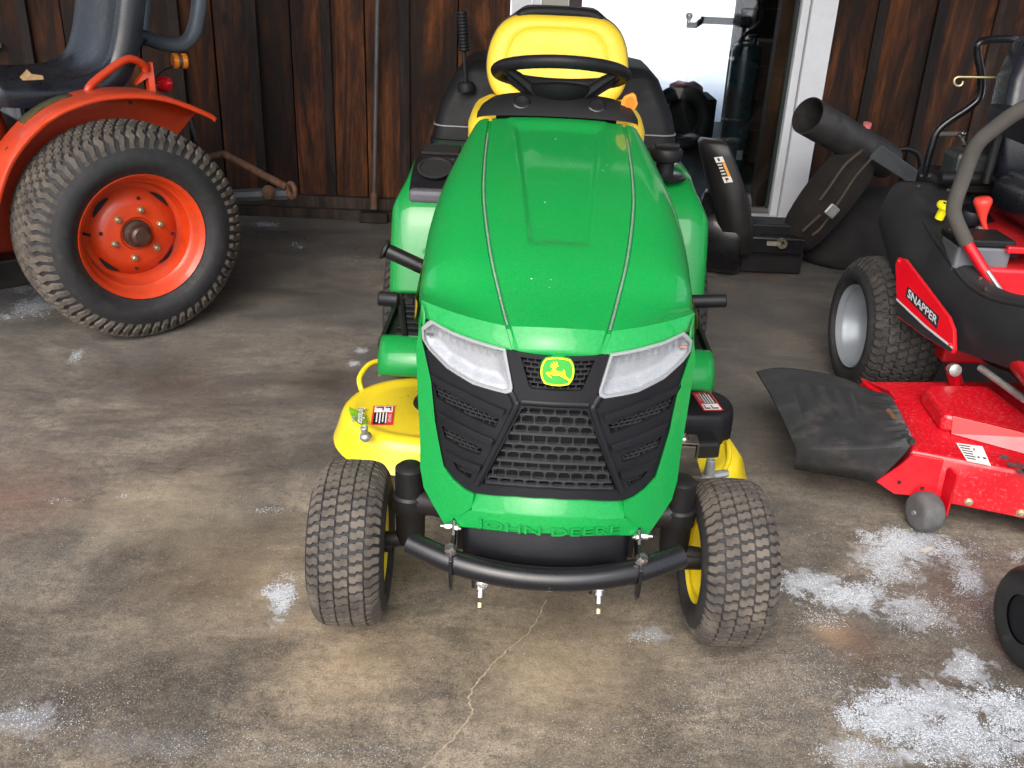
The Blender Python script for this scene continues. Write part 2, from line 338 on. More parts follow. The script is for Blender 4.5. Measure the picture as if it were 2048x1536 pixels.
FILM = [(1620, 1165, 75, 28, .75), (1700, 1192, 95, 32, .85), (1775, 1125, 62, 50, .65), (1820, 1090, 80, 36, .75), (1830, 1225, 70, 40, .5), (1935, 1150, 30, 46, .6), (1770, 1430, 85, 48, .8), (1870, 1400, 115, 46, .8), (1910, 1470, 170, 60, .7),
        (1935, 1335, 46, 42, .75), (2035, 1440, 70, 50, .7), (1720, 1505, 90, 36, .5), (566, 1202, 24, 40, .9), (1300, 1268, 40, 20, .5), (72, 612, 42, 22, .8), (152, 712, 11, 13, .8), (722, 701, 12, 7, .9), (708, 727, 10, 6, .9), (50, 1440, 90, 36, .35), (300, 1490, 160, 36, .12), (530, 449, 24, 4, .8)]
def concrete():
    m, nt, b = nt_new('stained_concrete')
    tc = nt.nodes.new('ShaderNodeTexCoord').outputs['Object']
    big = noi(nt, tc, 1.05, 6, 0.62, 0.6); med = noi(nt, tc, 5.5, 8, 0.70, 0.4); fine = noi(nt, tc, 48, 8, 0.80); grit = noi(nt, tc, 240, 4, 0.75)
    col = ramp(nt, big, [(0.38, (0.125, 0.106, 0.083)), (0.50, (0.265, 0.212, 0.152)), (0.62, (0.42, 0.345, 0.245))])
    dampn = noi(nt, mapped(nt, tc, (0.8, 1.5, 1)), 1.5, 7, 0.66, 0.9); damp = ramp(nt, dampn, [(0.47, 0.0), (0.60, 0.72)])
    col = mixc(nt, damp, col, (0.066, 0.060, 0.053))
    # broom and drag streaks, darker damp patches
    stv = mapped(nt, tc, (2.2, 7.0, 1)); st = noi(nt, stv, 2.0, 7, 0.7, 1.2)
    col = mixc(nt, ramp(nt, st, [(0.40, 0.55), (0.58, 0.0)]), col, (0.060, 0.055, 0.048))
    col = mixc(nt, ramp(nt, med, [(0.34, 0.55), (0.56, 0.0)]), col, (0.050, 0.042, 0.034))
    col = mixc(nt, ramp(nt, med, [(0.56, 0.0), (0.75, 0.5)]), col, (0.33, 0.27, 0.19))
    col = mixc(nt, ramp(nt, fine, [(0.38, 0.75), (0.52, 0.0)]), col, (0.050, 0.040, 0.030))
    col = mixc(nt, ramp(nt, fine, [(0.56, 0.0), (0.68, 0.45)]), col, (0.36, 0.31, 0.24))
    col = mixc(nt, ramp(nt, grit, [(0.36, 0.80), (0.49, 0.0)]), col, (0.040, 0.034, 0.027))
    col = mixc(nt, ramp(nt, grit, [(0.55, 0.0), (0.68, 0.60)]), col, (0.44, 0.40, 0.33))
    pit = noi(nt, tc, 115, 5, 0.8)
    col = mixc(nt, ramp(nt, pit, [(0.34, 0.75), (0.43, 0.0)]), col, (0.035, 0.028, 0.022))
    # back greyed in colour mostly for dimmer light, partly damp; front apron tan
    sx = nt.nodes.new('ShaderNodeSeparateXYZ'); nt.links.new(tc, sx.inputs[0])
    ad = nt.nodes.new('ShaderNodeMath'); ad.operation = 'MULTIPLY_ADD'; ad.inputs[1].default_value = 1.6; nt.links.new(med, ad.inputs[0]); nt.links.new(sx.outputs['Y'], ad.inputs[2])
    col = mixc(nt, ramp(nt, mapr(nt, ad.outputs[0], 1.9, 3.9), [(0.0, 0.0), (1.0, 0.60)]), col, (0.115, 0.112, 0.108))
    slush = noi(nt, tc, 22, 8, 0.78, 0.6)
    # rust and oil stains, each with its own spot
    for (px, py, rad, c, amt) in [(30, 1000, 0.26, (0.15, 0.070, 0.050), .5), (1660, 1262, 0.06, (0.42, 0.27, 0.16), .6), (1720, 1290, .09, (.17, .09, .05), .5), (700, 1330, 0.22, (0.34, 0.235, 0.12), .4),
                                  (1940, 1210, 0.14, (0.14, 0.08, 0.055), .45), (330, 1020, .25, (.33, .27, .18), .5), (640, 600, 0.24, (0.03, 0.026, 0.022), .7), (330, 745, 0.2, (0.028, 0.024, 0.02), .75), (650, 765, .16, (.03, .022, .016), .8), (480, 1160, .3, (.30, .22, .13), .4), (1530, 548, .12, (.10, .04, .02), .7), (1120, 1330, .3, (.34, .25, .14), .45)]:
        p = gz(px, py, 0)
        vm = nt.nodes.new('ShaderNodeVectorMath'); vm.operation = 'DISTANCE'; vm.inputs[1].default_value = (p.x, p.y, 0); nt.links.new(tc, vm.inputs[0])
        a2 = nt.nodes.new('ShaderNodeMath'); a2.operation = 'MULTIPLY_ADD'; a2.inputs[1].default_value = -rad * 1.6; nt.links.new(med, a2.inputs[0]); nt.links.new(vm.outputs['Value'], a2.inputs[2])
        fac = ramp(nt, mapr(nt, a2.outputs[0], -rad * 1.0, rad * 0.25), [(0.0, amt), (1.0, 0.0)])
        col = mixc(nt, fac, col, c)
    # thin frozen slush under the snow
    for (px, py, rx, ry, amt) in FILM:
        p = gz(px, py, 0); ex = gz(px + rx, py, 0).x - gz(px - rx, py, 0).x; ey = gz(px, py - ry, 0).y - gz(px, py + ry, 0).y
        mpn = nt.nodes.new('ShaderNodeMapping'); mpn.inputs['Location'].default_value = (-p.x / (ex / 2), -p.y / (ey / 2), 0); mpn.inputs['Scale'].default_value = (2 / ex, 2 / ey, 0)
        nt.links.new(tc, mpn.inputs['Vector']); ln = nt.nodes.new('ShaderNodeVectorMath'); ln.operation = 'LENGTH'; nt.links.new(mpn.outputs[0], ln.inputs[0])
        a3 = nt.nodes.new('ShaderNodeMath'); a3.operation = 'MULTIPLY_ADD'; a3.inputs[1].default_value = -5.5; nt.links.new(slush, a3.inputs[0]); nt.links.new(ln.outputs['Value'], a3.inputs[2])
        col = mixc(nt, ramp(nt, mapr(nt, a3.outputs[0], -2.25, -1.75), [(0.0, amt * 0.8), (1.0, 0.0)]), col, (0.38, 0.40, 0.435))
    nt.links.new(col, b.inputs['Base Color'])
    inv = nt.nodes.new('ShaderNodeMath'); inv.operation = 'MULTIPLY_ADD'; inv.inputs[1].default_value = -0.5; nt.links.new(damp, inv.inputs[0]); nt.links.new(ramp(nt, med, [(0.3, 0.50), (0.6, 0.82)]), inv.inputs[2])
    nt.links.new(inv.outputs[0], b.inputs['Roughness'])
    bp = N(nt, 'ShaderNodeBump', Strength=0.5, Distance=0.004); nt.links.new(fine, bp.inputs['Height'])
    b2 = N(nt, 'ShaderNodeBump', Strength=0.45, Distance=0.0015); nt.links.new(grit, b2.inputs['Height']); nt.links.new(bp.outputs[0], b2.inputs['Normal'])
    nt.links.new(b2.outputs[0], b.inputs['Normal'])
    return m
def mapr(nt, v, lo, hi):
    q = nt.nodes.new('ShaderNodeMapRange'); q.inputs['From Min'].default_value = lo; q.inputs['From Max'].default_value = hi
    nt.links.new(v, q.inputs['Value']); return q.outputs[0]
CONC = concrete()
SNOWY = pm('snow_field', (0.80, 0.82, 0.85), 0.9, var=0.06, scale=0.6, bump=0.6, bscale=6)
SNOWM = pm('granular_snow', (0.44, 0.47, 0.50), 0.45, var=0.3, scale=200)
ROOFM = pm('dark_roof_boards', (0.045, 0.034, 0.026), 0.9, var=0.4, scale=4)
ROOMM = pm('dim_room_wall', (0.040, 0.030, 0.024), 0.9, var=0.3, scale=3)
CARTON = pm('dark_cardboard', (0.085, 0.048, 0.036), 0.85, var=0.3, scale=5)

g = MB().box((0, 0, -0.28), (600, 600, 0.5)).build('ground', SNOWY, smooth=0); struct(g)
fl = MB().box((0, (WALL - 1.5) / 2, -0.06), (14, WALL + 1.5, 0.12)).build('concrete_floor', CONC, smooth=0); struct(fl)
sf = MB().box((0.6, 6.57, -0.056), (6.4, 3.40, 0.11)).build('shop_floor', pm('shop_floor_paint', (0.05, 0.045, 0.042), 0.6), smooth=0); struct(sf)
# crack in the slab
cp = spline([gz(*p, 0.0) for p in [(1093, 1200), (1060, 1262), (1012, 1303), (965, 1352), (938, 1396), (943, 1428), (905, 1478), (845, 1540)]], 14)
mb = MB(); rows = []
for i, p in enumerate(cp):
    j = (mnoise.noise((i * 0.35, 3, 1)) * 0.006, mnoise.noise((i * 0.8, 9, 1)) * 0.0016)
    w = 0.0019 + 0.0010 * mnoise.noise((i * 0.9, 1, 5))
    rows.append([(p.x + j[0] - w, p.y, 0.0012), (p.x + j[0] + w, p.y + j[1], 0.0012)])
mb.grid(rows).build('floor_crack', pm('crack_grit', (0.31, 0.25, 0.175), 0.9, var=0.4, scale=120), fl, smooth=0)

# board and batten wall
bw = thing('barn_wall', 'dark stained board and batten wall behind the machines', 'wall', (0, WALL, 0))
HT = 3.0
def board(x0_, x1_, z0, z1, mat, prot=0.0, name='board', th=0.022):
    mb = MB().box(((x0_ + x1_) / 2, th / 2 - prot, (z0 + z1) / 2), (x1_ - x0_, th, z1 - z0))
    return mb.build(name, mat, bw, smooth=0, bevel=0.003)
rnd = random.Random(3)
leftx = [-0.082, -0.33, -0.585, -0.775, -0.96, -1.13, -1.31, -1.50, -1.68, -1.86, -2.03, -2.22, -2.40, -2.58, -2.77, -2.96, -3.15, -3.35]
for i in range(len(leftx) - 1):
    board(leftx[i + 1] + 0.003, leftx[i] - 0.003, 0.10, HT, WOODL if i > 3 else WOOD, prot=rnd.uniform(-0.004, 0.004))
    if i in (1, 3, 5, 7, 9, 11, 13, 15): board(leftx[i + 1] - 0.024, leftx[i + 1] + 0.026, 0.10, HT, BATT, 0.024, 'batten', 0.02)
rightx = [1.44, 1.655, 1.93, 2.205, 2.48, 2.76, 3.03, 3.3]
for i in range(len(rightx) - 1):
    board(rightx[i] + 0.003, rightx[i + 1] - 0.003, 0.02, HT, WOOD, prot=rnd.uniform(-0.004, 0.004))
    if i < len(rightx) - 2: board(rightx[i + 1] - 0.026, rightx[i + 1] + 0.024, 0.02, HT, BATT, 0.024, 'batten', 0.02)
board(-0.082, 1.44, 2.12, HT, WOOD)
board(-3.35, -0.085, 0.0, 0.105, SKIRT, 0.045, 'sill_board', 0.05)
board(-3.35, -0.55, 0.0, 0.05, SKIRT, 0.085, 'sill_board', 0.038)
# small white window ledge at the far end of the wall
tag(MB().box((-2.66, WALL - 0.03, 0.765), (0.26, 0.05, 0.022)).build('window_ledge', WHITE, smooth=0, bevel=0.003), 'short white ledge fixed to the dark wall beside the orange tractor seat', 'ledge')

# glazed door
dr = thing('glass_door', 'tall glass door in a white painted frame', 'door', (0, WALL, 0))
def dpart(name, x0_, x1_, z0, z1, y0, y1, mat, par=None, bev=0.003):
    return MB().box(((x0_ + x1_) / 2, (y0 + y1) / 2, (z0 + z1) / 2), (x1_ - x0_, y1 - y0, z1 - z0)).build(name, mat, par or dr, smooth=0, bevel=bev)
dpart('casing', -0.079, 0.015, 0.03, 2.12, -0.035, 0.05, WHITE)
dpart('casing', 1.318, 1.437, 0.03, 2.12, -0.035, 0.05, WHITE)
dpart('casing', 0.017, 1.316, 2.03, 2.115, -0.033, 0.05, WHITE)
dpart('frame_post', 0.018, 0.058, 0.10, 2.03, -0.012, 0.06, WHITE)
dpart('frame_post', 1.277, 1.314, 0.10, 2.03, -0.012, 0.06, WHITE)
dpart('stile', 0.061, 0.188, 0.12, 2.02, 0.01, 0.055, BEIGE)
dpart('stile', 0.191, 0.252, 0.12, 2.02, 0.022, 0.06, pm('dark_brown_stile', (0.03, 0.014, 0.009), 0.5))
dpart('sill', 0.018, 1.316, 0.045, 0.098, -0.06, 0.06, WHITE)
dpart('sill_plank', 0.02, 1.31, 0.0, 0.042, -0.03, 0.06, SKIRT)
dpart('bottom_rail', 0.255, 1.27, 0.103, 0.128, 0.02, 0.06, pm('grey_rail', (0.12, 0.12, 0.12), 0.5))
dpart('gasket', 1.258, 1.275, 0.13, 2.02, 0.025, 0.06, pm('green_gasket', (0.012, 0.022, 0.018), 0.6))
dpart('pane', 0.254, 1.256, 0.13, 2.02, 0.036, 0.042, GLASS, bev=0)
dpart('inner_jamb', 1.205, 1.27, 0.0, 2.1, 0.08, 0.16, STUD)
# dim room behind the glass: side walls, ceiling, far wall with an added doorway, its bright snow replacing the pane's reflection
def rwall(name, c, d): struct(MB().box(c, d).build(name, ROOMM, smooth=0))
rwall('room_wall_left', (-2.55, 6.57, 1.25), (0.1, 3.38, 2.6)); rwall('room_wall_right', (3.4, 6.57, 1.25), (0.1, 3.38, 2.6))
rwall('room_ceiling', (0.45, 6.57, 2.62), (6.1, 3.48, 0.1))
rwall('room_wall_far_left', (-1.45, 8.33, 1.25), (2.1, 0.1, 2.6)); rwall('room_wall_far_right', (2.52, 8.33, 1.25), (1.66, 0.1, 2.6)); rwall('room_wall_far_top', (0.64, 8.33, 2.4), (2.06, 0.098, 0.34))
rwall('room_wall_near_left', (-1.7, 4.875, 1.25), (3.2, 0.05, 2.5)); rwall('room_wall_near_right', (2.40, 4.875, 1.25), (1.9, 0.05, 2.5))
# things standing in the room
tk = thing('upright_tank', 'tall dark green upright tank with valves on top behind the door glass', 'tank', (1.40, 6.42, 0))
MB().lathe([(0.0, 0.0), (0.085, 0.0), (0.09, 0.02), (0.09, 0.74), (0.082, 0.775), (0.05, 0.79), (0, 0.795)], 28).build('body', TANKM, tk)
for q in ((-0.045, 0.01), (0.02, -0.02), (0.055, 0.02)):
    MB().lathe([(0.010, 0.77), (0.010, 0.82), (0.024, 0.825), (0.024, 0.84), (0, 0.842)], 12, Matrix.Translation((q[0], q[1], 0))).build('valve', BLKP, tk)
MB().box((0.03, -0.088, 0.10), (0.04, 0.008, 0.06)).build('tag_plate', DULL, tk, smooth=0)
BOXL = ['wide bottom carton of the dark stack beside the upright tank', 'second carton up in the dark stack beside the upright tank', 'third carton up in the dark stack beside the upright tank', 'small topmost carton of the dark stack beside the upright tank']
for k, (x, z, w, h) in enumerate([(1.64, 0.0, 0.30, 0.22), (1.66, 0.221, 0.28, 0.2), (1.63, 0.422, 0.30, 0.2), (1.655, 0.623, 0.26, 0.16)]):
    c = thing('cardboard_box', BOXL[k], 'box', (x, 6.75, z), 0.06 * (k % 3 - 1), 'boxes stacked inside the shop')
    MB().box((0, 0, h / 2), (w, 0.3, h)).build('carton', CARTON, c, smooth=0, bevel=0.004)
    MB().box((0, -0.1515, h / 2), (w * 0.2, 0.001, h * 0.9)).build('tape', pm('tape_%d' % k, (0.06, 0.045, 0.035), 0.4), c, smooth=0)
hm = thing('hitch_ball_mount', 'black trailer hitch ball mount on a slanting post behind the glass', 'hitch', (1.16, 6.3, 0))
zb = gy(1352, 42, 6.3); 
cyl(MB(), (0.30, 0.10, 0.0), (0.12, 0.02, zb.z + 0.35), 0.012).build('post', BLKM, hm)
MB().box((0.06, 0, zb.z + 0.012), (0.30, 0.05, 0.04)).build('shank', BLKM, hm, smooth=0, bevel=0.004)
MB().tube([(-0.08, 0, zb.z + 0.01), (-0.12, 0, zb.z - 0.02), (-0.17, 0, zb.z - 0.02)], 0.018, 10).build('drop_arm', BLKM, hm)
MB().lathe([(0.012, -0.02), (0.012, 0.02), (0.010, 0.025), (0.019, 0.035), (0.023, 0.047), (0.018, 0.062), (0, 0.068)], 16, Matrix.Translation((-0.165, 0, zb.z - 0.015))).build('ball', STEEL, hm)
cr_ = thing('dark_crate', 'low dark crate with a pale pink cloth on it behind the glass', 'crate', (1.22, 7.3, 0))
MB().box((0, 0, 0.17), (0.34, 0.4, 0.34)).build('box', pm('crate_dark', (0.014, 0.011, 0.010), 0.8), cr_, smooth=0, bevel=0.01)
MB().loft([[(0.13 * s * math.cos(a) - 0.04, 0.12 * s * math.sin(a) - 0.05, h + 0.012 * math.sin(3 * a)) for a in [k * math.pi / 8 for k in range(16)]] for s, h in ((1.0, 0.345), (0.95, 0.40), (0.5, 0.43))]).build('cloth', pm('pink_cloth', (0.35, 0.16, 0.17), 0.9), cr_)
tw = MB()
for k in range(1): tw.tube([(0.02 + 0.18 * math.cos(a), -0.1, 0.19 + 0.18 * math.sin(a)) for a in [q * math.pi / 12 for q in range(24)]], 0.05, 10, closed=True)
tw.v = [(x - 0.12, y - 0.25, z + 0.04) for x, y, z in tw.v]
tag(tw.build('spare_tyre', RUB), 'black tyre standing against the dark crate inside the shop', 'tyre').location = (1.2, 7.25, 0)
# porch roof over the bay
rf = thing('porch_roof', 'dark boarded porch roof over the parked machines', 'roof', (0, 0, 0))
RF0, RF1 = 1.15, 4.83
for k in range(13):
    a = -4.2 + k * 0.65
    MB().add([(a, RF0, 2.86), (a + 0.645, RF0, 2.86), (a + 0.645, RF1, 3.02), (a, RF1, 3.02), (a, RF0, 2.90), (a + 0.645, RF0, 2.90), (a + 0.645, RF1, 3.06), (a, RF1, 3.06)],
             [(0, 3, 2, 1), (4, 5, 6, 7), (0, 1, 5, 4), (1, 2, 6, 5), (2, 3, 7, 6), (3, 0, 4, 7)]).build('roof_board', ROOFM, rf, smooth=0)
MB().box((0.0, RF0 + 0.06, 2.79), (8.5, 0.10, 0.20)).build('fascia_beam', ROOFM, rf, smooth=0)
for x in (-3.6, 3.6): MB().box((x, RF0 + 0.06, 1.34), (0.12, 0.12, 2.69)).build('post', ROOFM, rf, smooth=0)

# rod leaning on the wall
rd = thing('iron_rod', 'thin grey iron rod standing upright against the dark wall', 'rod', (0, 0, 0))
a, b = gy(748, 418, WALL - 0.10), gy(755, 0, WALL - 0.06); d = (b - a)
MB().tube([a + d * t for t in (0, 0.08)], 0.017, 10).build('base_socket', RUST, rd)
MB().tube([a + d * t for t in (0.07, 1.0, 1.9)], 0.0105, 10).build('shaft', pm('rod_grey', (0.11, 0.10, 0.105), 0.5, metal=0.4, var=0.3), rd)
MB().box((a.x, a.y, 0.028), (0.14, 0.07, 0.05)).build('foot_block', SKIRT, rd, smooth=0, bevel=0.004)

# ------------------------------------------------------------------ snow
def grains(name, blobs, seed, label):
    rr = random.Random(seed); V = []; Fc = []
    for (cx, cy, rx, ry, dens, s0) in blobs:
        # about how many grains for full cover
        p = gz(cx, cy); dst = (p - _c).length; mpp = dst / FPX; area = math.pi * rx * ry * mpp * mpp / max(0.15, CH / dst)
        s0 *= 0.60; n = int(min(42000, dens * 1.5 * area / (s0 * s0)))
        off = rr.uniform(0, 50)
        for _ in range(n):
            a = rr.uniform(0, 2 * math.pi); q = math.sqrt(rr.random()) * 1.25
            ux, uy = q * math.cos(a), q * math.sin(a)
            w = gz(cx + ux * rx, cy + uy * ry)
            nv = mnoise.fractal((w.x * 8 + off, w.y * 8, 1.3), 0.9, 2.1, 5) * 0.55 + mnoise.fractal((w.x * 46 + off, w.y * 46, 7.3), 0.9, 2.1, 3) * 0.45
            if (0.95 - q + nv) * 0.8 < rr.random(): continue
            s = s0 * 0.62 * rr.choice((0.5, 0.7, 0.9, 1.0, 1.3, 1.7)) * rr.uniform(0.7, 1.2); h = s * rr.uniform(0.25, 0.8); t = rr.uniform(0, 6.28)
            o = len(V); c, sn = math.cos(t) * s, math.sin(t) * s
            V += [(w.x + c, w.y + sn, 0.0008), (w.x - sn, w.y + c * 0.8, 0.0008), (w.x - c, w.y - sn, 0.0008), (w.x + sn * 0.9, w.y - c, 0.0008), (w.x + rr.uniform(-.3, .3) * s, w.y + rr.uniform(-.3, .3) * s, h)]
            Fc += [(o, o + 1, o + 4), (o + 1, o + 2, o + 4), (o + 2, o + 3, o + 4), (o + 3, o, o + 4)]
    me = bpy.data.meshes.new(name); me.from_pydata(V, [], Fc); me.materials.append(SNOWM)
    o = mkobj(name, me, smooth=0); o['kind'] = 'stuff'; o['label'] = label; o['category'] = 'snow'
    return o
grains('snow_patch', [(1610, 1165, 60, 24, 1.8, .0035), (1690, 1192, 95, 30, 2.6, .0035), (1765, 1130, 60, 55, 1.0, .0035), (1800, 1085, 80, 36, 1.5, .0035), (1860, 1105, 60, 26, 1.5, .0035), (1830, 1225, 70, 45, .35, .003), (1935, 1150, 34, 50, .6, .003), (2035, 1115, 24, 22, .8, .0035), (1650, 1235, 60, 25, .25, .003), (1950, 1090, 70, 40, .15, .003)], 1, 'granular snow scattered on concrete between the green mower and red deck')
grains('snow_patch', [(1765, 1430, 80, 46, 2.2, .0032), (1860, 1400, 110, 40, 2.0, .0032), (1900, 1470, 170, 60, 1.2, .0032), (1935, 1335, 46, 40, 1.8, .0032), (1990, 1395, 60, 30, 1.2, .0032), (2040, 1440, 70, 50, .7, .0032), (1720, 1505, 90, 40, .5, .003), (2000, 1510, 90, 40, .4, .003)], 2, 'granular snow on concrete in front of the small caster wheel')
grains('snow_patch', [(566, 1200, 26, 44, 3.0, .0034), (548, 1188, 22, 18, 2.0, .0034)], 3, 'small snow patch beside the front tyre of the green mower')
grains('snow_patch', [(1300, 1268, 40, 22, .35, .003), (1275, 1235, 16, 12, .4, .003)], 4, 'faint snow traces below the black front bumper')
grains('snow_patch', [(70, 612, 45, 26, .8, .005), (40, 578, 40, 10, .6, .005), (8, 632, 16, 10, .8, .005), (152, 712, 14, 16, 1.0, .004), (722, 701, 13, 8, 1.2, .004), (708, 727, 11, 7, 1.2, .004), (530, 449, 26, 5, .8, .006), (600, 492, 30, 8, .3, .005), (690, 520, 60, 12, .12, .005), (245, 993, 14, 5, .6, .003), (520, 1021, 55, 7, .35, .003), (120, 1002, 60, 8, .2, .003)], 5, 'small bits of snow and ice on the concrete beside the big turf tyre')
grains('frost', [(120, 1440, 190, 90, .045, .0020), (420, 1490, 260, 60, .05, .0018), (700, 1510, 200, 40, .045, .0018), (1250, 1480, 380, 70, .03, .0017), (1500, 1420, 200, 90, .03, .0018), (300, 1100, 330, 120, .0025, .0026), (1650, 1340, 260, 70, .035, .002), (1100, 1300, 420, 60, .003, .0024), (1640, 1080, 90, 90, .012, .0026), (600, 620, 200, 120, .003, .0034), (1960, 1230, 90, 80, .08, .0024), (50, 1440, 80, 34, .2, .0026)], 6, 'frost crystals sprinkled over the concrete apron')
lf = MB(); lp = gz(1852, 1108); 
lf.add([(0, 0, 0.006), (0.02, 0.008, 0.010), (0.03, 0.02, 0.006), (0.013, 0.019, 0.008), (-0.013, 0.012, 0.005), (-0.02, 0.001, 0.006)], [(0, 1, 2, 3), (0, 3, 4, 5)])
lo = tag(lf.build('dead_leaf', pm('pale_dead_leaf', (0.46, 0.42, 0.36), 0.8), smooth=0, solid=0.001), 'pale dead leaf lying on the granular snow', 'leaf'); lo.location = lp
# ------------------------------------------------------------------ wheels (axis = local X)
LUG = [(-0.50, -0.30), (-0.42, -0.44), (-0.08, -0.48), (0.10, -0.22), (0.42, -0.30), (0.50, -0.18), (0.50, 0.30), (0.42, 0.44), (0.08, 0.48), (-0.10, 0.22), (-0.42, 0.30), (-0.50, 0.18)]
def tyre_r(u, R, W, hl):                     # radius of the carcass at distance u across the tread
    q = min(1.0, abs(u) / (W / 2)); return R - hl - 0.006 * q * q - (R * 0.16) * q ** 7
def make_tyre(R, W, rimr, cols, rows, hl=0.007, lug=LUG, lw=0.95, lh=0.95):
    """carcass and tread meshes"""
    n = 72; prof = []
    half = [(u * W / 2) for u in (0, 0.2, 0.4, 0.6, 0.75, 0.87, 0.95, 1.0)]
    tread = [(tyre_r(u, R, W, hl), u) for u in half]
    rs = tread[-1][0]
    side = [(rs - 0.10 * (rs - rimr), W / 2 * 1.035), (rs - 0.35 * (rs - rimr), W / 2 * 1.06), (rs - 0.62 * (rs - rimr), W / 2 * 1.03), (rs - 0.64 * (rs - rimr), W / 2 * 1.015), (rimr + 0.012, W / 2 * 0.93), (rimr + 0.003, W / 2 * 0.86), (rimr - 0.004, W / 2 * 0.72)]
    hp = tread + side
    full = [(r, -h) for r, h in hp[::-1]] + hp[1:]
    M = Matrix.Rotation(math.radians(90), 4, 'Y')
    car = MB().lathe(full, n, M, capends=False)
    tr = MB(); pitch = W * 0.98 / cols; dp = 2 * math.pi / rows
    for c in range(cols):
        uc = (c - (cols - 1) / 2) * pitch
        for r in range(rows):
            ac = (r + (0.5 if c % 2 else 0.0)) * dp
            jw = random.uniform(0.97, 1.03)
            pts = []
            for layer in (0, 1):
                for (a, b) in lug:
                    k = (0.93 if layer else 1.06)
                    u = uc + a * pitch * lw * k * jw; th = ac + b * dp * lh * k
                    rad = tyre_r(u, R, W, hl) + (hl * random.uniform(0.94, 1.0) if layer else -0.004)
                    pts.append((u, rad * math.sin(th), rad * math.cos(th)))
            m_ = len(lug)
            tr.add(pts, [tuple(range(m_, 2 * m_))] + [(i, (i + 1) % m_, m_ + (i + 1) % m_, m_ + i) for i in range(m_)])
    return car, tr
def put(mb, name, mat, parent, loc=(0, 0, 0), rot=(0, 0, 0), **k):
    o = mb.build(name, mat, parent, **k); o.location = loc; o.rotation_euler = rot; return o
def xlathe(prof, n=36): return MB().lathe(prof, n, Matrix.Rotation(math.radians(90), 4, 'Y'), capends=False)
def wheel(parent, name, loc, R, W, rimr, cols, rows, rimmat, treadmat, rimprof, rotx=0.0, rotz=0.0, hl=0.007, lug=LUG, side=1, carmat=None):
    e = bpy.data.objects.new(name, None); COL.objects.link(e); e.parent = parent; e.location = loc; e.rotation_euler = (rotx, 0, rotz)
    car, tr = make_tyre(R, W, rimr, cols, rows, hl, lug)
    car.build('tyre', carmat or RUB, e, smooth=50); tr.build('tread', treadmat, e, smooth=25)['kind'] = 'stuff'
    xlathe([(r, h * side) for r, h in rimprof], 44).build('rim', rimmat, e, smooth=35)
    return e

# ------------------------------------------------------------------ green lawn tractor
MX, MY = 0.0755, 1.645
lt = thing('lawn_tractor', 'green ride-on lawn tractor with yellow seat and yellow mower deck', 'lawn tractor', (MX, MY, 0), -0.0125)
FY0, FK, FS_ = -0.25, 2.2, 0.12
def FS(x, z, off=0.0): return (x, FY0 + FK * x * x + FS_ * (z - 0.45) - off, z)
def fpanel(name, loops, mat, off, thick, bevel=0.0, cutz=None, par=None, fn=None):
    bm = flat_panel(loops, 0.012, cutz, thick)
    return bm_build(bm, name, mat, par or lt, fn or (lambda a, b, t: FS(a, b, off - thick + t)), bevel=bevel)
def mir(lp): return [(-a, b) for a, b in lp][::-1]
def sym(half): return half + [(-a, b) for a, b in half[::-1] if abs(a) > 1e-6]

# hood top: stations  y, z top, crease half width, edge half width, z of edge, plan curvature
HST = [(-0.222, 0.710, 0.062, 0.230, 0.720, 2.2), (-0.212, 0.731, 0.070, 0.233, 0.733, 2.15), (-0.196, 0.749, 0.078, 0.239, 0.744, 2.0), (-0.10, 0.770, 0.097, 0.247, 0.725, 1.5), (0.04, 0.808, 0.122, 0.260, 0.705, 0.7),
       (0.26, 0.848, 0.147, 0.273, 0.700, 0.25), (0.46, 0.874, 0.158, 0.270, 0.715, 0.1), (0.67, 0.896, 0.164, 0.252, 0.735, 0.0), (0.83, 0.914, 0.165, 0.230, 0.765, 0.0)]
def hst(i, sub): 
    g = lambda k: HST[max(2, min(len(HST) - 1, k))] if i >= 2 else HST[max(0, min(len(HST) - 1, k))]
    return [[cr(g(i - 1)[c], g(i)[c], g(i + 1)[c], g(i + 2)[c], j / sub) for c in range(6)] for j in range(sub)]
rows_st = [list(HST[0]), [(HST[0][c] + HST[1][c]) / 2 for c in range(6)], list(HST[1]), [(HST[1][c] + HST[2][c]) / 2 for c in range(6)]]
for i in range(2, len(HST) - 1): rows_st += hst(i, 16)
rows_st.append(list(HST[-1]))
def smst(a, b, x): t = max(0, min(1, (x - a) / (b - a))); return t * t * (3 - 2 * t)
def recess(x, y):
    if y < 0.03: return 0
    hw = interp([0.06, 0.74, 0.83], [0.060, 0.108, 0.130], y)
    dx = hw - abs(x); dy = y - 0.065
    dd = 0.0070 * smst(0, 0.014, dx) * smst(0, 0.022, dy)
    return dd * (1 - smst(0.735, 0.80, y)) - 0.004 * smst(0.74, 0.8, y) * smst(0, .01, dx)
rows = []
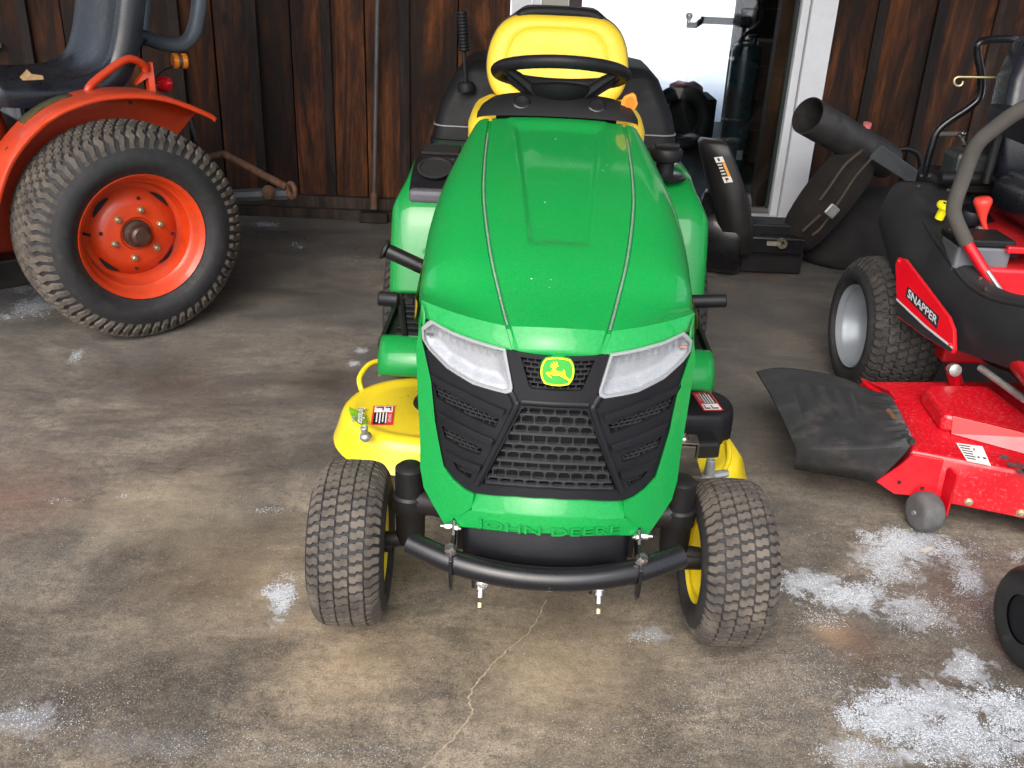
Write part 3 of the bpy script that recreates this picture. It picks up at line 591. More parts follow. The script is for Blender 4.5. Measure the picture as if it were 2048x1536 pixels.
for (y, zt, c, w, ze, k) in rows_st:
    row = []; fr = smst(-0.19, 0.0, y)
    xs = []
    NC, NS = 44, 14
    for j in range(NC + 1): xs.append((c * j / NC, 0))
    for e in (0.003, 0.006, 0.010): xs.append((c + e, 0))
    pts = []
    d1 = 0.006
    for j in range(NC + 1):
        x = c * j / NC; z = zt - d1 * (x / c) ** 2
        z -= recess(x, y + k * x * x)
        pts.append((x, z))
    gd = 0.006                                     # groove beside the crease
    pts += [(c + 0.0022, zt - d1 - gd), (c + 0.0085, zt - d1 - gd), (c + 0.011, zt - d1 - 0.0008)]
    xa, za = c + 0.011, zt - d1 - 0.0008
    pw = 2.0 + 0.5 * fr
    for j in range(1, NS + 1):
        q = j / NS * math.pi / 2
        sx, sz = math.sin(q) ** (2 / pw), math.cos(q) ** (2 / pw)
        xr = xa + (w - xa) * sx; zr = ze + (za - ze) * sz
        xl = xa + (w - xa) * j / NS; zl = za + (ze - za) * j / NS
        pts.append((xl + (xr - xl) * fr, zl + (zr - zl) * fr))
    full = [(-x, z) for x, z in pts[::-1]] + pts[1:]
    rows.append([(x, y + k * x * x, z) for x, z in full])
hood = MB().grid(rows).build('hood', GREEN, lt, smooth=28)
q = hood.modifiers.new('solid', 'SOLIDIFY'); q.thickness = 0.004; q.offset = -1
# a few snow flecks on the hood
mb = MB(); rnd = random.Random(11)
for k in range(14):
    st = rows_st[rnd.randrange(10, len(rows_st) - 6)]; x = rnd.uniform(-0.85, 0.85) * st[2]; r = rnd.choice((0.0008, 0.0010, 0.0013, 0.0018, 0.0026))
    z = st[1] - 0.006 * (x / st[2]) ** 2 - recess(x, st[0] + st[5] * x * x)
    pts = [(x + r * rnd.uniform(0.5, 1.2) * math.cos(a), st[0] + st[5] * x * x + r * rnd.uniform(0.5, 1.2) * math.sin(a), z + 0.0006) for a in [j * 1.047 for j in range(6)]]
    mb.add(pts + [(x, st[0] + st[5] * x * x, z + 0.0006 + r * 0.5)], [(j, (j + 1) % 6, 6) for j in range(6)])
mb.build('snow_flecks', SNOWM, lt, smooth=0)['kind'] = 'stuff'
# frost lying in the two hood grooves
for s in (-1, 1):
    rr_ = []
    for i, (y, zt, c, w, ze, k) in enumerate(rows_st[6:-12]):
        x = c + 0.0053; h = 0.0006 + 0.0008 * mnoise.noise((i * 1.7, s, 4)); hw = 0.0017 + 0.0007 * mnoise.noise((i * 1.1, s, 9))
        rr_.append([(s * (x - hw), y + k * x * x, zt - 0.0102), (s * x, y + k * x * x, zt - 0.0092 + h), (s * (x + hw), y + k * x * x, zt - 0.0102)])
    MB().grid(rr_).build('seam_frost', ICE, lt)
# hood sides
SZ = [0.357, 0.406, 0.441, 0.5, 0.564, 0.663, 0.70, 0.74]; SX = [0.183, 0.227, 0.235, 0.236, 0.241, 0.2475, 0.245, 0.240]
def side_pt(st, z, s, out=0.0):
    y, zt, c, w, ze, k = st; fade = 1 - smst(-0.222, 0.35, y)
    x = w - (0.240 - interp(SZ, SX, z)) * fade
    yy = y + k * x * x + FS_ * (z - 0.71) * fade
    return (s * (x + out), yy, z)
for s in (-1, 1):
    rr_ = []
    for st in rows_st[::2]:
        zb = 0.357 + 0.12 * smst(-0.2, 0.5, st[0]); zt_ = st[4] - 0.001
        rr_.append([side_pt(st, zt_ + (zb - zt_) * j / 22, s) for j in range(23)])
    o = MB().grid(rr_).build('side_panel', GREEN, lt, smooth=40, solid=0.004)
    rr_ = []
    for st in rows_st[8:72:3]:
        t = smst(-0.2, 0.35, st[0]); z1 = st[4] - 0.012; z0 = z1 - (0.02 + 0.10 * t)
        rr_.append([side_pt(st, z1 + (z0 - z1) * j / 6, s, 0.0065) for j in range(7)])
    MB().grid(rr_).build('side_stripe', YELLOW, lt)
# green frame around the front face
strip_o = [(-0.238, 0.706), (-0.247, 0.663), (-0.241, 0.564), (-0.236, 0.5), (-0.235, 0.441), (-0.227, 0.406), (-0.1835, 0.357)]
strip_i = [(-0.134, 0.413), (-0.131, 0.440), (-0.148, 0.442), (-0.169, 0.451), (-0.188, 0.467), (-0.197, 0.501), (-0.207, 0.545), (-0.216, 0.615), (-0.2295, 0.661), (-0.236, 0.682)]
for lp in (strip_o + strip_i, mir(strip_o + strip_i)):
    fpanel('front_strip', [lp], GREEN, 0.012, 0.03, bevel=0.004)
rr_ = []
for j in range(41):
    x = -0.1315 + 0.263 * j / 40; a = 1 - (x / 0.1315) ** 2
    xb = x * 0.180 / 0.1315; xf = x * 1.015
    zb2 = interp([0, 0.06, 0.12, 0.181], [0.395, 0.390, 0.379, 0.358], abs(xb))
    zt_, zf = 0.4405 + 0.019 * a, 0.414 + 0.018 * a
    rr_.append([FS(x, zt_, -0.020), FS(x, zt_ - 0.002, -0.002), FS(xf, zf + 0.003, 0.013), FS(xf, zf, 0.0165), FS(xf + (xb - xf) * 0.12, zf - 0.004, 0.017), FS(xb, zb2 + 0.003, 0.013), FS(xb, zb2, 0.010), FS(xb, zb2 + 0.002, -0.02)])
lowbar = MB().grid(rr_).build('lower_bar', GREEN, lt, smooth=35)
tv, tf = text_verts('JOHN DEERE', 0.0225, 0.0030)
mb = MB(); wmax = max(abs(p[0]) for p in tv); kx = 0.128 / wmax
def onbar(p):
    x = p[0] * kx + 0.003; zc = 0.4035 - 0.010 * (x / 0.1315) ** 2
    z = zc + p[1] * 0.95; return FS(x, z, 0.0160 + 0.0035 * (z - 0.385) / 0.03 + p[2] * 0.9)
mb.add([onbar(p) for p in tv], tf).build('raised_lettering', GREEN, lowbar, smooth=0)

# black bezel with its openings
hl_l = [(-0.2185, 0.7215), (-0.237, 0.701), (-0.2355, 0.683), (-0.222, 0.669), (-0.187, 0.650), (-0.139, 0.6385), (-0.082, 0.6375), (-0.073, 0.642), (-0.0715, 0.650), (-0.086, 0.7125), (-0.132, 0.714), (-0.18, 0.716)]
outer_h = [(0, 0.7105), (-0.084, 0.7105), (-0.0695, 0.650), (-0.071, 0.640), (-0.082, 0.6355), (-0.139, 0.6365), (-0.187, 0.648), (-0.2225, 0.667), (-0.2290, 0.660), (-0.2155, 0.615), (-0.2065, 0.545), (-0.1965, 0.501), (-0.1875, 0.468), (-0.1685, 0.452), (-0.1475, 0.443), (-0.1305, 0.441), (-0.06, 0.456), (0, 0.460)]
bez_outer = sym(outer_h)
mini = [(-0.061, 0.7035), (0.061, 0.7035), (0.045, 0.657), (0.040, 0.652), (-0.040, 0.652), (-0.045, 0.657)]
mainh = [(0, 0.6195), (-0.048, 0.6185), (-0.055, 0.614), (-0.059, 0.606), (-0.1185, 0.4615), (-0.06, 0.472), (0, 0.476)]
main = sym(mainh)
v1 = [(-0.2105, 0.611), (-0.186, 0.607), (-0.138, 0.599), (-0.092, 0.589), (-0.098, 0.571), (-0.150, 0.578), (-0.204, 0.587)]
v2 = [(-0.194, 0.541), (-0.160, 0.537), (-0.119, 0.527), (-0.123, 0.514), (-0.155, 0.514), (-0.187, 0.519)]
v3 = [(-0.172, 0.484), (-0.1345, 0.4755), (-0.139, 0.464), (-0.162, 0.471)]
fpanel('bezel', [bez_outer, mini, main, v1, v2, v3, mir(v1), mir(v2), mir(v3)], BLKP, 0.006, 0.024, bevel=0.0028)
fpanel('shade_backing', [[(-0.215, 0.70), (0.215, 0.70), (0.20, 0.44), (0.0, 0.42), (-0.20, 0.44)]], DRKV, -0.03, 0.004)  # dark panel, its colour standing in for shade in the hollow behind the bezel
# ribs that frame the main grille and the louvres beside it
def rib(name, pts, r, off=0.004):
    P = spline([FS(a, b, off) for a, b in pts], 6); MB().tube(P, r, 10).build(name, BLKP, lt)
for s in (-1, 1):
    rib('grille_rib', [(s * 0.074, 0.640), (s * 0.066, 0.625), (s * 0.068, 0.605), (s * 0.126, 0.458)], 0.0072)
    for (xa, za, xb, zb_, xc, zc) in [(0.218, 0.628, 0.15, 0.622, 0.083, 0.610), (0.205, 0.566, 0.15, 0.560, 0.100, 0.553), (0.186, 0.501, 0.155, 0.499, 0.120, 0.499)]:
        lp = [(xa, za), (xb, zb_), (xc, zc), (xc + 0.004, zc - 0.011), (xb, zb_ - 0.012), (xa - 0.006, za - 0.010)]
        lp = lp if s > 0 else mir(lp)
        fpanel('louvre', [lp], BLKP, 0.015, 0.016, bevel=0.005)
rib('grille_rib', [(-0.055, 0.6265), (0, 0.6285), (0.055, 0.6265)], 0.0062)
# honeycomb meshes
def inside(p, poly):
    x, y = p; c = False; j = len(poly) - 1
    for i in range(len(poly)):
        if (poly[i][1] > y) != (poly[j][1] > y) and x < (poly[j][0] - poly[i][0]) * (y - poly[i][1]) / (poly[j][1] - poly[i][1]) + poly[i][0]: c = not c
        j = i
    return c
def comb(name, poly, px_, pz, t, off, dep, mat, wave=0.0, tz=None):
    mb = MB(); zs_ = [b for a, b in poly]; xs_ = [a for a, b in poly]
    z = min(zs_) - pz; row = 0; tz = tz or t
    def sag(x): return -0.019 * (x / 0.1315) ** 2 if wave else 0
    while z < max(zs_) + pz:
        x = min(xs_) - px_ + (px_ / 2 if row % 2 else 0)
        while x < max(xs_) + px_:
            xc = x + px_ / 2
            zz = z + sag(xc)
            if inside((xc, zz), poly):
                for (a, b, w, h) in ((xc, zz, px_ + t * 0.2, tz),):
                    y = FS(a, b, off)[1]; sl = math.atan(2 * FK * a)
                    mb.box((a, y + dep / 2, b), (w / max(0.5, math.cos(sl)), dep, h), R=Matrix.Rotation(sl, 3, 'Z'))
            zz = z + pz / 2 + sag(x)
            if inside((x, zz), poly):
                y = FS(x, zz, off)[1]; sl = math.atan(2 * FK * x)
                mb.box((x, y + dep / 2, zz), (t, dep * 0.9, pz), R=Matrix.Rotation(sl, 3, 'Z'))
                for sg in (-1, 1): mb.box((x + sg * t * 0.75, y + dep * 0.4, zz - pz / 2 + tz * 0.9), (t * 0.9, dep * 0.7, tz * 1.0), R=Matrix.Rotation(math.radians(45), 3, 'Y'))
            x += px_
        z += pz; row += 1
    o = mb.build(name, mat, lt, smooth=0); o['kind'] = 'stuff'; return o
gm = MB(); zsep = [0.6195, 0.605, 0.5877, 0.572, 0.552, 0.538, 0.522, 0.505, 0.488, 0.4765]
def sag2(x): return -0.0145 * (x / 0.12) ** 2
for i, z in enumerate(zsep):
    tz = 0.0042 if i in (3, 6) else 0.0027; half_w = interp([0.46, 0.614], [0.118, 0.056], z); nx = 28
    rr2 = []
    for j in range(nx + 1):
        x = -half_w + 2 * half_w * j / nx; zz = z + sag2(x); of = 0.002 if i in (3, 6) else -0.001
        rr2.append([FS(x, zz - tz / 2, of), FS(x, zz + tz / 2, of), FS(x, zz + tz / 2, of - 0.010), FS(x, zz - tz / 2, of - 0.010)])
    gm.grid(rr2, closed=True)
    if i < len(zsep) - 1:
        z1 = zsep[i + 1]; x = -0.13 + (0.0109 if i % 2 else 0.0)
        while x < 0.13:
            hw2 = interp([0.46, 0.614], [0.118, 0.056], (z + z1) / 2)
            if abs(x) < hw2:
                zc = (z + z1) / 2 + sag2(x); sl = math.atan(2 * FK * x); y = FS(x, zc, -0.0015)[1]; hh_ = z - z1
                gm.box((x, y + 0.004, zc), (0.0024, 0.008, hh_), R=Matrix.Rotation(sl, 3, 'Z'))
                for sx2 in (-1, 1):
                    for sz2 in (-1, 1): gm.box((x + sx2 * 0.0022, y + 0.0035, zc + sz2 * (hh_ / 2 - 0.0026)), (0.0030, 0.006, 0.0030), R=Matrix.Rotation(math.radians(45), 3, 'Y'))
            x += 0.0218
gm.build('grille_mesh', GRIL, lt, smooth=0)['kind'] = 'stuff'
rr_ = 0
for zz, ext in ():
    P = [FS(x, zz - 0.019 * (x / 0.1315) ** 2, 0.001) for x in [(-1 + 2 * j / 16) * ext for j in range(17)]]
    MB().tube(P, 0.0038, 8).build('grille_bar', BLKP, lt)
comb('badge_mesh', mini, 0.0125, 0.0085, 0.0016, -0.001, 0.006, GRIL)
for vv in (v1, v2, v3):
    comb('vent_mesh', vv, 0.0098, 0.0066, 0.0017, -0.003, 0.005, GRIL); comb('vent_mesh', mir(vv), 0.0098, 0.0066, 0.0017, -0.003, 0.005, GRIL)
# headlights
for side in (-1, 1):
    hp = hl_l if side < 0 else mir(hl_l)
    e = bpy.data.objects.new('headlight', None); COL.objects.link(e); e.parent = lt
    fpanel('lens', [hp], LENS, 0.012, 0.0, par=e)
    cx_, cz_ = sum(a for a, b in hp) / len(hp), sum(b for a, b in hp) / len(hp)
    inn = [(a + (cx_ - a) * 0.06, b + (cz_ - b) * 0.10) for a, b in hp]
    fpanel('lens_rim', [hp, inn], pm('clear_lamp_rim_%d' % side, (0.30, 0.31, 0.32), 0.2, coat=0.4, var=0.05), 0.0085, 0.006, par=e, bevel=0.0015)
    def bowl(a, b, t, hp=hp):
        d = polydist((a, b), hp); k = smst(0.0, 0.022, d)
        flu = 0.0030 * (0.5 + 0.5 * math.sin(a * 480)) * smst(0.682, 0.692, b) * smst(0.004, 0.012, d) 
        return FS(a, b, -0.001 - 0.018 * k + flu)
    bm = flat_panel([hp], 0.0025, 0.003); bm_build(bm, 'reflector', REFL, e, bowl, smooth=50)
    MB().box(FS(side * 0.221, 0.692, -0.003), (0.012, 0.004, 0.004)).build('amber_marker' if side > 0 else 'side_marker', pm('marker_%d' % side, (0.45, 0.20, 0.18) if side > 0 else (0.10, 0.10, 0.10), 0.3), e, smooth=0)
# badge with the leaping deer
def badge(r, n=8):
    hw, hh, bx, bz = 0.0265 * r, 0.0218 * r, 0.0035 * r, 0.0030 * r
    pts = []
    cor = 0.006 * r
    seq = [((-hw + cor * .3, -hh + cor), (-hw + cor * .3, hh - cor), (-bx, 0)), ((-hw + cor, hh), (hw - cor, hh), (0, bz)), ((hw - cor * .3, hh - cor), (hw - cor * .3, -hh + cor), (bx, 0)), ((hw - cor, -hh), (-hw + cor, -hh), (0, -bz))]
    for (a, b, g) in seq:
        for j in range(n + 1):
            t = j / n; u = 4 * t * (1 - t); pts.append((a[0] + (b[0] - a[0]) * t + g[0] * u, a[1] + (b[1] - a[1]) * t + g[1] * u))
    return pts
BC = (0.0005, 0.6865)
sh = lambda lp: [(a + BC[0], b + BC[1]) for a, b in lp]
bd = fpanel('badge', [sh(badge(1.0))], DECG, 0.010, 0.014, bevel=0.002)
fpanel('badge_border', [sh(badge(0.965)), sh(badge(0.885))], DECY, 0.0108, 0.0016, par=bd)
DEER = [(525, 850), (600, 825), (720, 820), (745, 760), (770, 690), (780, 650), (690, 622), (695, 592), (780, 572), (850, 560), (855, 540), (680, 533), (700, 512), (790, 508), (700, 482), (702, 458), (812, 476), (835, 462), (775, 402), (802, 394), (880, 450), (905, 455), (925, 430), (888, 378), (912, 368), (962, 430), (962, 480), (945, 528), (1020, 533), (1010, 556), (940, 592), (918, 602), (908, 650), (905, 720), (950, 752), (1020, 762), (1200, 775), (1213, 740), (1203, 697), (1232, 690), (1282, 750), (1302, 790), (1282, 822), (1322, 920), (1352, 970), (1432, 1040), (1495, 1100), (1470, 1165), (1400, 1092), (1300, 1052), (1180, 992), (1100, 945), (1040, 920), (960, 942), (850, 947), (760, 922), (690, 892), (612, 880), (680, 958), (752, 1010), (778, 1048), (760, 1062), (680, 1012), (600, 952), (540, 890)]
deer = [((x - 980) * 4.05e-5 + BC[0], (790 - y) * 4.2e-5 + BC[1]) for x, y in DEER]
fpanel('leaping_deer', [deer], DECY, 0.0111, 0.0016, par=bd)

# ---------------- front wheels, axle, bumper
RIMF = [(0.078, -0.060), (0.088, -0.066), (0.090, -0.060), (0.080, -0.052), (0.076, -0.030), (0.070, -0.012), (0.030, -0.004), (0.022, -0.020), (0.020, -0.040), (0.0, -0.042)]
for s in (-1, 1):
    e = wheel(lt, 'front_wheel', (s * 0.388 - 0.005, 0.0, 0.172), 0.172, 0.146, 0.088, 5, 50, YELLOW, RUBM, RIMF, rotx=0.05 * s, side=s, hl=0.0055, rotz=0.05)
    o = xlathe([(r, h * s) for r, h in [(0.02, -0.085), (0.02, 0.03), (0.0, 0.03)]], 18).build('hub', BLKM, e)
    xlathe([(r, -h * s) for r, h in [(0.088, -0.066), (0.09, -0.06), (0.08, -0.052), (0.076, 0.02), (0.03, 0.03), (0, 0.03)]], 40).build('outer_rim', YELLOW, e)
    mb = MB(); mb.lathe([(0.0, 0.365), (0.022, 0.364), (0.030, 0.357), (0.031, 0.30), (0.036, 0.295), (0.036, 0.262), (0.031, 0.256), (0.030, 0.20), (0.026, 0.185), (0, 0.185)], 20, Matrix.Translation((s * 0.272, 0.0, 0)))
    mb.build('spindle', BLKM, lt)
    cyl(MB(), (s * 0.272, 0, 0.190), (s * 0.40, 0, 0.172), 0.017).build('stub_axle', BLKM, lt)
    MB().tube([(s * 0.272, 0.0, 0.285), (s * 0.22, -0.005, 0.28), (s * 0.15, 0.0, 0.262), (0.0, 0.0, 0.25)], [0.034, 0.026, 0.028, 0.03], 10).build('axle_beam', BLKM, lt)
    MB().tube([(s * 0.285, 0.03, 0.245), (s * 0.20, 0.05, 0.235), (s * 0.10, 0.06, 0.235)], 0.011, 8).build('steering_link', BLKM, lt)
mb = MB(); mb.box((0, 0.10, 0.31), (0.20, 0.5, 0.10)); mb.build('front_frame', BLKM, lt, smooth=0, bevel=0.004)
P = spline([(-0.243, -0.232, 0.338), (-0.165, -0.267, 0.328), (-0.08, -0.288, 0.322), (0, -0.294, 0.320), (0.08, -0.288, 0.322), (0.165, -0.267, 0.329), (0.243, -0.232, 0.340)], 8)
bt = MB().tube(P, 0.0215, 18).build('bumper_tube', BLKG, lt, bevel=0.002)
for s in (-1, 1):
    lp = [(-0.18, 0.382), (-0.215, 0.380), (-0.235, 0.360), (-0.275, 0.356), (-0.292, 0.345), (-0.294, 0.320), (-0.286, 0.285), (-0.274, 0.270), (-0.262, 0.276), (-0.25, 0.30), (-0.21, 0.320), (-0.18, 0.335)]
    MB().prism(lp, lambda a, b, t, s=s: (s * 0.165 + t, a, b), -0.003, 0.003).build('bumper_bracket', BLKG, lt, smooth=0, bevel=0.001)
    bolt(MB(), (s * 0.1685, -0.218, 0.368), (s, 0, 0), 0.006, 0.012).build('bracket_bolt', STEEL, lt); bolt(MB(), (s * 0.1615, -0.223, 0.369), (-s, -0.4, 0), 0.006, 0.006).build('bracket_bolt', STEEL, lt)
    MB().lathe([(0.011, 0), (0.011, 0.012), (0.008, 0.017), (0, 0.017)], 6, axis_m((s * 0.164, -0.272, 0.352), (s * 0.3, -0.5, 1))).build('bracket_nut', STEEL, lt)
    MB().box((s * 0.152, -0.195, 0.36), (0.016, 0.02, 0.10)).build('bracket_mount', BLKM, lt, smooth=0, bevel=0.002)
    # quick hitch pin hanging below the bumper
    px0 = -0.112 if s < 0 else 0.098
    mb = MB(); mb.lathe([(0.007, 0.0), (0.007, 0.010), (0.0125, 0.011), (0.0125, 0.018), (0.009, 0.019), (0.009, 0.026), (0.0055, 0.027), (0.0055, 0.040), (0, 0.041)], 14, axis_m((px0, -0.258, 0.296), (0.0, -0.6, -0.8)))
    mb.build('hitch_pin', STEEL, lt)
    if s < 0: bolt(MB(), (px0 + 0.004, -0.289, 0.300), (0, -1, 0.2), 0.0075, 0.006).build('plate_bolt', STEEL, lt)
    MB().box((px0 - 0.014, -0.25, 0.285), (0.006, 0.02, 0.035)).build('pin_clip', BLKM, lt, smooth=0)
    cyl(MB(), (px0, -0.286, 0.256), (px0, -0.291, 0.249), 0.0042).build('pin_tip', pm('brass_tip_%d' % s, (0.55, 0.45, 0.25), 0.4, metal=0.6), lt)
rr_ = []
for x in [(-0.148 + 0.296 * j / 24) for j in range(25)]:
    k = (x / 0.148) ** 2; rr_.append([(x, -0.215 + 0.03 * k, 0.400), (x, -0.228 + 0.03 * k, 0.392), (x, -0.242 + 0.03 * k, 0.365 + 0.004 * k), (x, -0.250 + 0.03 * k, 0.335 + 0.006 * k), (x, -0.252 + 0.03 * k, 0.305)])
MB().grid(rr_).build('front_shield', BLKP, lt, solid=0.004)
rr_ = []
for x in [(-0.13 + 0.26 * j / 20) for j in range(21)]:
    k = (x / 0.14) ** 2; rr_.append([(x, -0.18, 0.312), (x, -0.275 + 0.03 * k, 0.308), (x, -0.288 + 0.03 * k, 0.296), (x, -0.18, 0.294)])
MB().grid(rr_).build('bumper_underplate', BLKG, lt)
MB().lathe([(0, 0), (0.006, 0), (0.006, 0.0012), (0, 0.0012)], 8, axis_m((0.008, -0.3120, 0.312), (0, -1, -0.4))).build('paint_chip', DULL, lt)

# ---------------- dash, steering wheel
rr_ = []
for (y, hw, zc, ze) in [(0.815, 0.205, 0.922, 0.905), (0.83, 0.205, 0.940, 0.915), (0.86, 0.196, 0.962, 0.925), (0.91, 0.18, 0.968, 0.930), (0.97, 0.165, 0.958, 0.915), (0.99, 0.16, 0.90, 0.86), (0.99, 0.15, 0.62, 0.62)]:
    r_ = []
    for j in range(25):
        t = -1 + 2 * j / 24; r_.append((hw * math.sin(t * math.pi / 2), y, ze + (zc - ze) * (math.cos(t * math.pi / 2) ** 0.6)))
    rr_.append(r_)
MB().grid(rr_).build('dash', GRYP, lt, smooth=50)
for x in (-0.093, 0.098):
    MB().lathe([(0.0235, 0), (0.0235, 0.004), (0.019, 0.006), (0.017, 0.002), (0, 0.001)], 20, axis_m((x, 0.846, 0.949), (0, -0.75, 0.65))).build('dash_socket', BLKG, lt)
sw = bpy.data.objects.new('steering_wheel', None); COL.objects.link(sw); sw.parent = lt; sw.location = (0.004, 0.93, 1.012); sw.rotation_euler = (math.radians(-16.5), 0, 0)
ringp = []; ringr = []
for k in range(96):
    a = 2 * math.pi * k / 96; ringp.append((0.166 * math.cos(a), 0.166 * math.sin(a), 0)); ringr.append(0.0165)
rim = MB().tube(ringp, ringr, 16, closed=True)
rim.v = [tuple(Vector(p) - (Vector((p[0], p[1], 0)).normalized() * 0.0022 + Vector((0, 0, -0.001))) * (0.5 + 0.5 * math.sin(46 * math.atan2(p[1], p[0]))) * (1 if (p[2] < -0.004) else 0)) for p in rim.v]
rim.build('rim', BLKP, sw, smooth=60)
for a in (205, 335, 155, 25):
    a = math.radians(a); cx_, sy_ = math.cos(a), math.sin(a)
    lo_ = -1 if sy_ < 0 else 1
    MB().tube([(0.156 * cx_, 0.156 * sy_, -0.004), (0.12 * cx_, 0.12 * sy_, -0.022), (0.055 * cx_, 0.05 * sy_, -0.062)], [0.010, 0.014, 0.018], 8).build('spoke', BLKP, sw)
MB().lathe([(0.0, -0.085), (0.05, -0.082), (0.085, -0.055), (0.092, -0.042), (0.085, -0.034), (0.03, -0.030), (0, -0.030)], 36).build('hub', GRYP, sw)
cyl(MB(), (0, 0, -0.05), (0, 0, -0.20), 0.035).build('column', BLKP, sw)
# orange choke lever
e = bpy.data.objects.new('throttle_lever', None); COL.objects.link(e); e.parent = lt; e.location = (0.182, 0.862, 0.958); e.rotation_euler = (0.3, 0.35, 0)
kp = [(-0.016, -0.020), (-0.004, -0.030), (0.006, -0.028), (0.021, -0.006), (0.020, 0.006), (0.006, 0.024), (-0.004, 0.026), (-0.019, 0.010), (-0.021, -0.004)]
MB().prism(kp, lambda a, b, t: (a, t, b), -0.006, 0.006).build('knob', LORNG, e, smooth=0, bevel=0.003)
for k in range(5):
    z = -0.012 + k * 0.0065; MB().box((0.0, -0.0065, z), (0.026 - abs(k - 2) * 0.003, 0.003, 0.0028), R=Matrix.Rotation(0.35, 3, 'Y')).build('knob_ridge', pm('ridge_orange_%d' % k, (0.75, 0.18, 0.02), 0.5), e, smooth=0)
cyl(MB(), (-0.003, 0, -0.025), (-0.012, 0.01, -0.06), 0.005).build('stem', BLKP, e)

# ---------------- seat
seat = bpy.data.objects.new('seat', None); COL.objects.link(seat); seat.parent = lt; seat.location = (0.004, 1.40, 0)
OUT = [(0, 0.862), (0.10, 0.862), (0.155, 0.868), (0.190, 0.886), (0.211, 0.920), (0.219, 0.962), (0.216, 1.005), (0.203, 1.050), (0.180, 1.086), (0.145, 1.110), (0.10, 1.119), (0.05, 1.121), (0, 1.121)]
full = [(a, b) for a, b in OUT] + [(-a, b) for a, b in OUT[::-1][1:-1]]
full = [(v.x, v.y) for v in spline([(a, b, 0) for a, b in full], 3, closed=True)]
czz = 0.985
def ring(s, y, sz=None): 
    sz = sz or s
    return [(a * s, y + (czz + (b - czz) * sz - 0.86) * 0.22, czz + (b - czz) * sz) for a, b in full]
MB().loft([ring(0.95, 0.075), ring(1.0, 0.05), ring(1.0, 0.015), ring(0.985, -0.006), ring(0.945, -0.020), ring(0.88, -0.027), ring(0.80, -0.0275), ring(0.735, -0.0265), ring(0.72, -0.0235), ring(0.705, -0.0265), ring(0.60, -0.029), ring(0.3, -0.024), ring(0.02, -0.022)]).build('backrest', SEATY, seat, smooth=60)
OB = [(a * 1.012, czz + (b - czz) * 1.02 + (0.020 * smst(0.15, 0.10, abs(a)) if b > 1.06 else 0)) for a, b in full]
MB().loft([[(a, y + (b - 0.86) * 0.22, b) for a, b in OB] if k == 0 else [(a * k2, y + (czz + (b - czz) * k2 - 0.86) * 0.22, czz + (b - czz) * k2) for a, b in OB] for k, (y, k2) in enumerate([(0.030, 1.0), (0.030, 1.0), (0.060, 1.0), (0.095, 0.9), (0.105, 0.5)])]).build('back_shell', BLKP, seat, smooth=50)
rr_ = []                                            # dark roll along the top edge
tp = spline([(-0.13, 0.012, 1.106), (-0.105, 0.010, 1.121), (-0.05, 0.006, 1.127), (0.05, 0.006, 1.127), (0.105, 0.010, 1.121), (0.13, 0.012, 1.106)], 6)
MB().tube([(p.x, p.y + (p.z - 0.86) * 0.22, p.z) for p in tp], [0.003 + 0.013 * min(1, 3.2 * math.sin(math.pi * i / (len(tp) - 1))) for i in range(len(tp))], 12).build('head_grip', GRYP, seat)
pan = [(0.0, -0.45), (0.15, -0.445), (0.215, -0.42), (0.246, -0.34), (0.250, -0.15), (0.235, 0.0), (0.19, 0.05), (0.0, 0.06)]
pf = [(a, b) for a, b in pan] + [(-a, b) for a, b in pan[::-1][1:-1]]
pf = [(v.x, v.y) for v in spline([(a, b, 0) for a, b in pf], 3, closed=True)]
def pring(s, z): return [(a * s, -0.15 + (b + 0.15) * s, z + (0.035 * smst(0.10, 0.21, abs(a * s)) if z > 0.76 else 0)) for a, b in pf]
MB().loft([pring(0.9, 0.735), pring(1.0, 0.755), pring(1.0, 0.815), pring(0.96, 0.842), pring(0.88, 0.852), pring(0.7, 0.846), pring(0.3, 0.838), pring(0.03, 0.837)]).build('cushion', SEATY, seat, smooth=60)
MB().loft([pring(0.92, 0.64), pring(0.95, 0.734)]).build('seat_base', BLKP, seat)
MB().box((-0.10, 0.06, 0.80), (0.05, 0.05, 0.25)).build('back_bracket', GRYP, seat, smooth=0, bevel=0.004); MB().box((0.10, 0.06, 0.80), (0.05, 0.05, 0.25)).build('back_bracket', GRYP, seat, smooth=0, bevel=0.004)
MB().box((0, 0.07, 0.83), (0.36, 0.02, 0.11)).build('lower_shell', GRYP, seat, smooth=0, bevel=0.006)

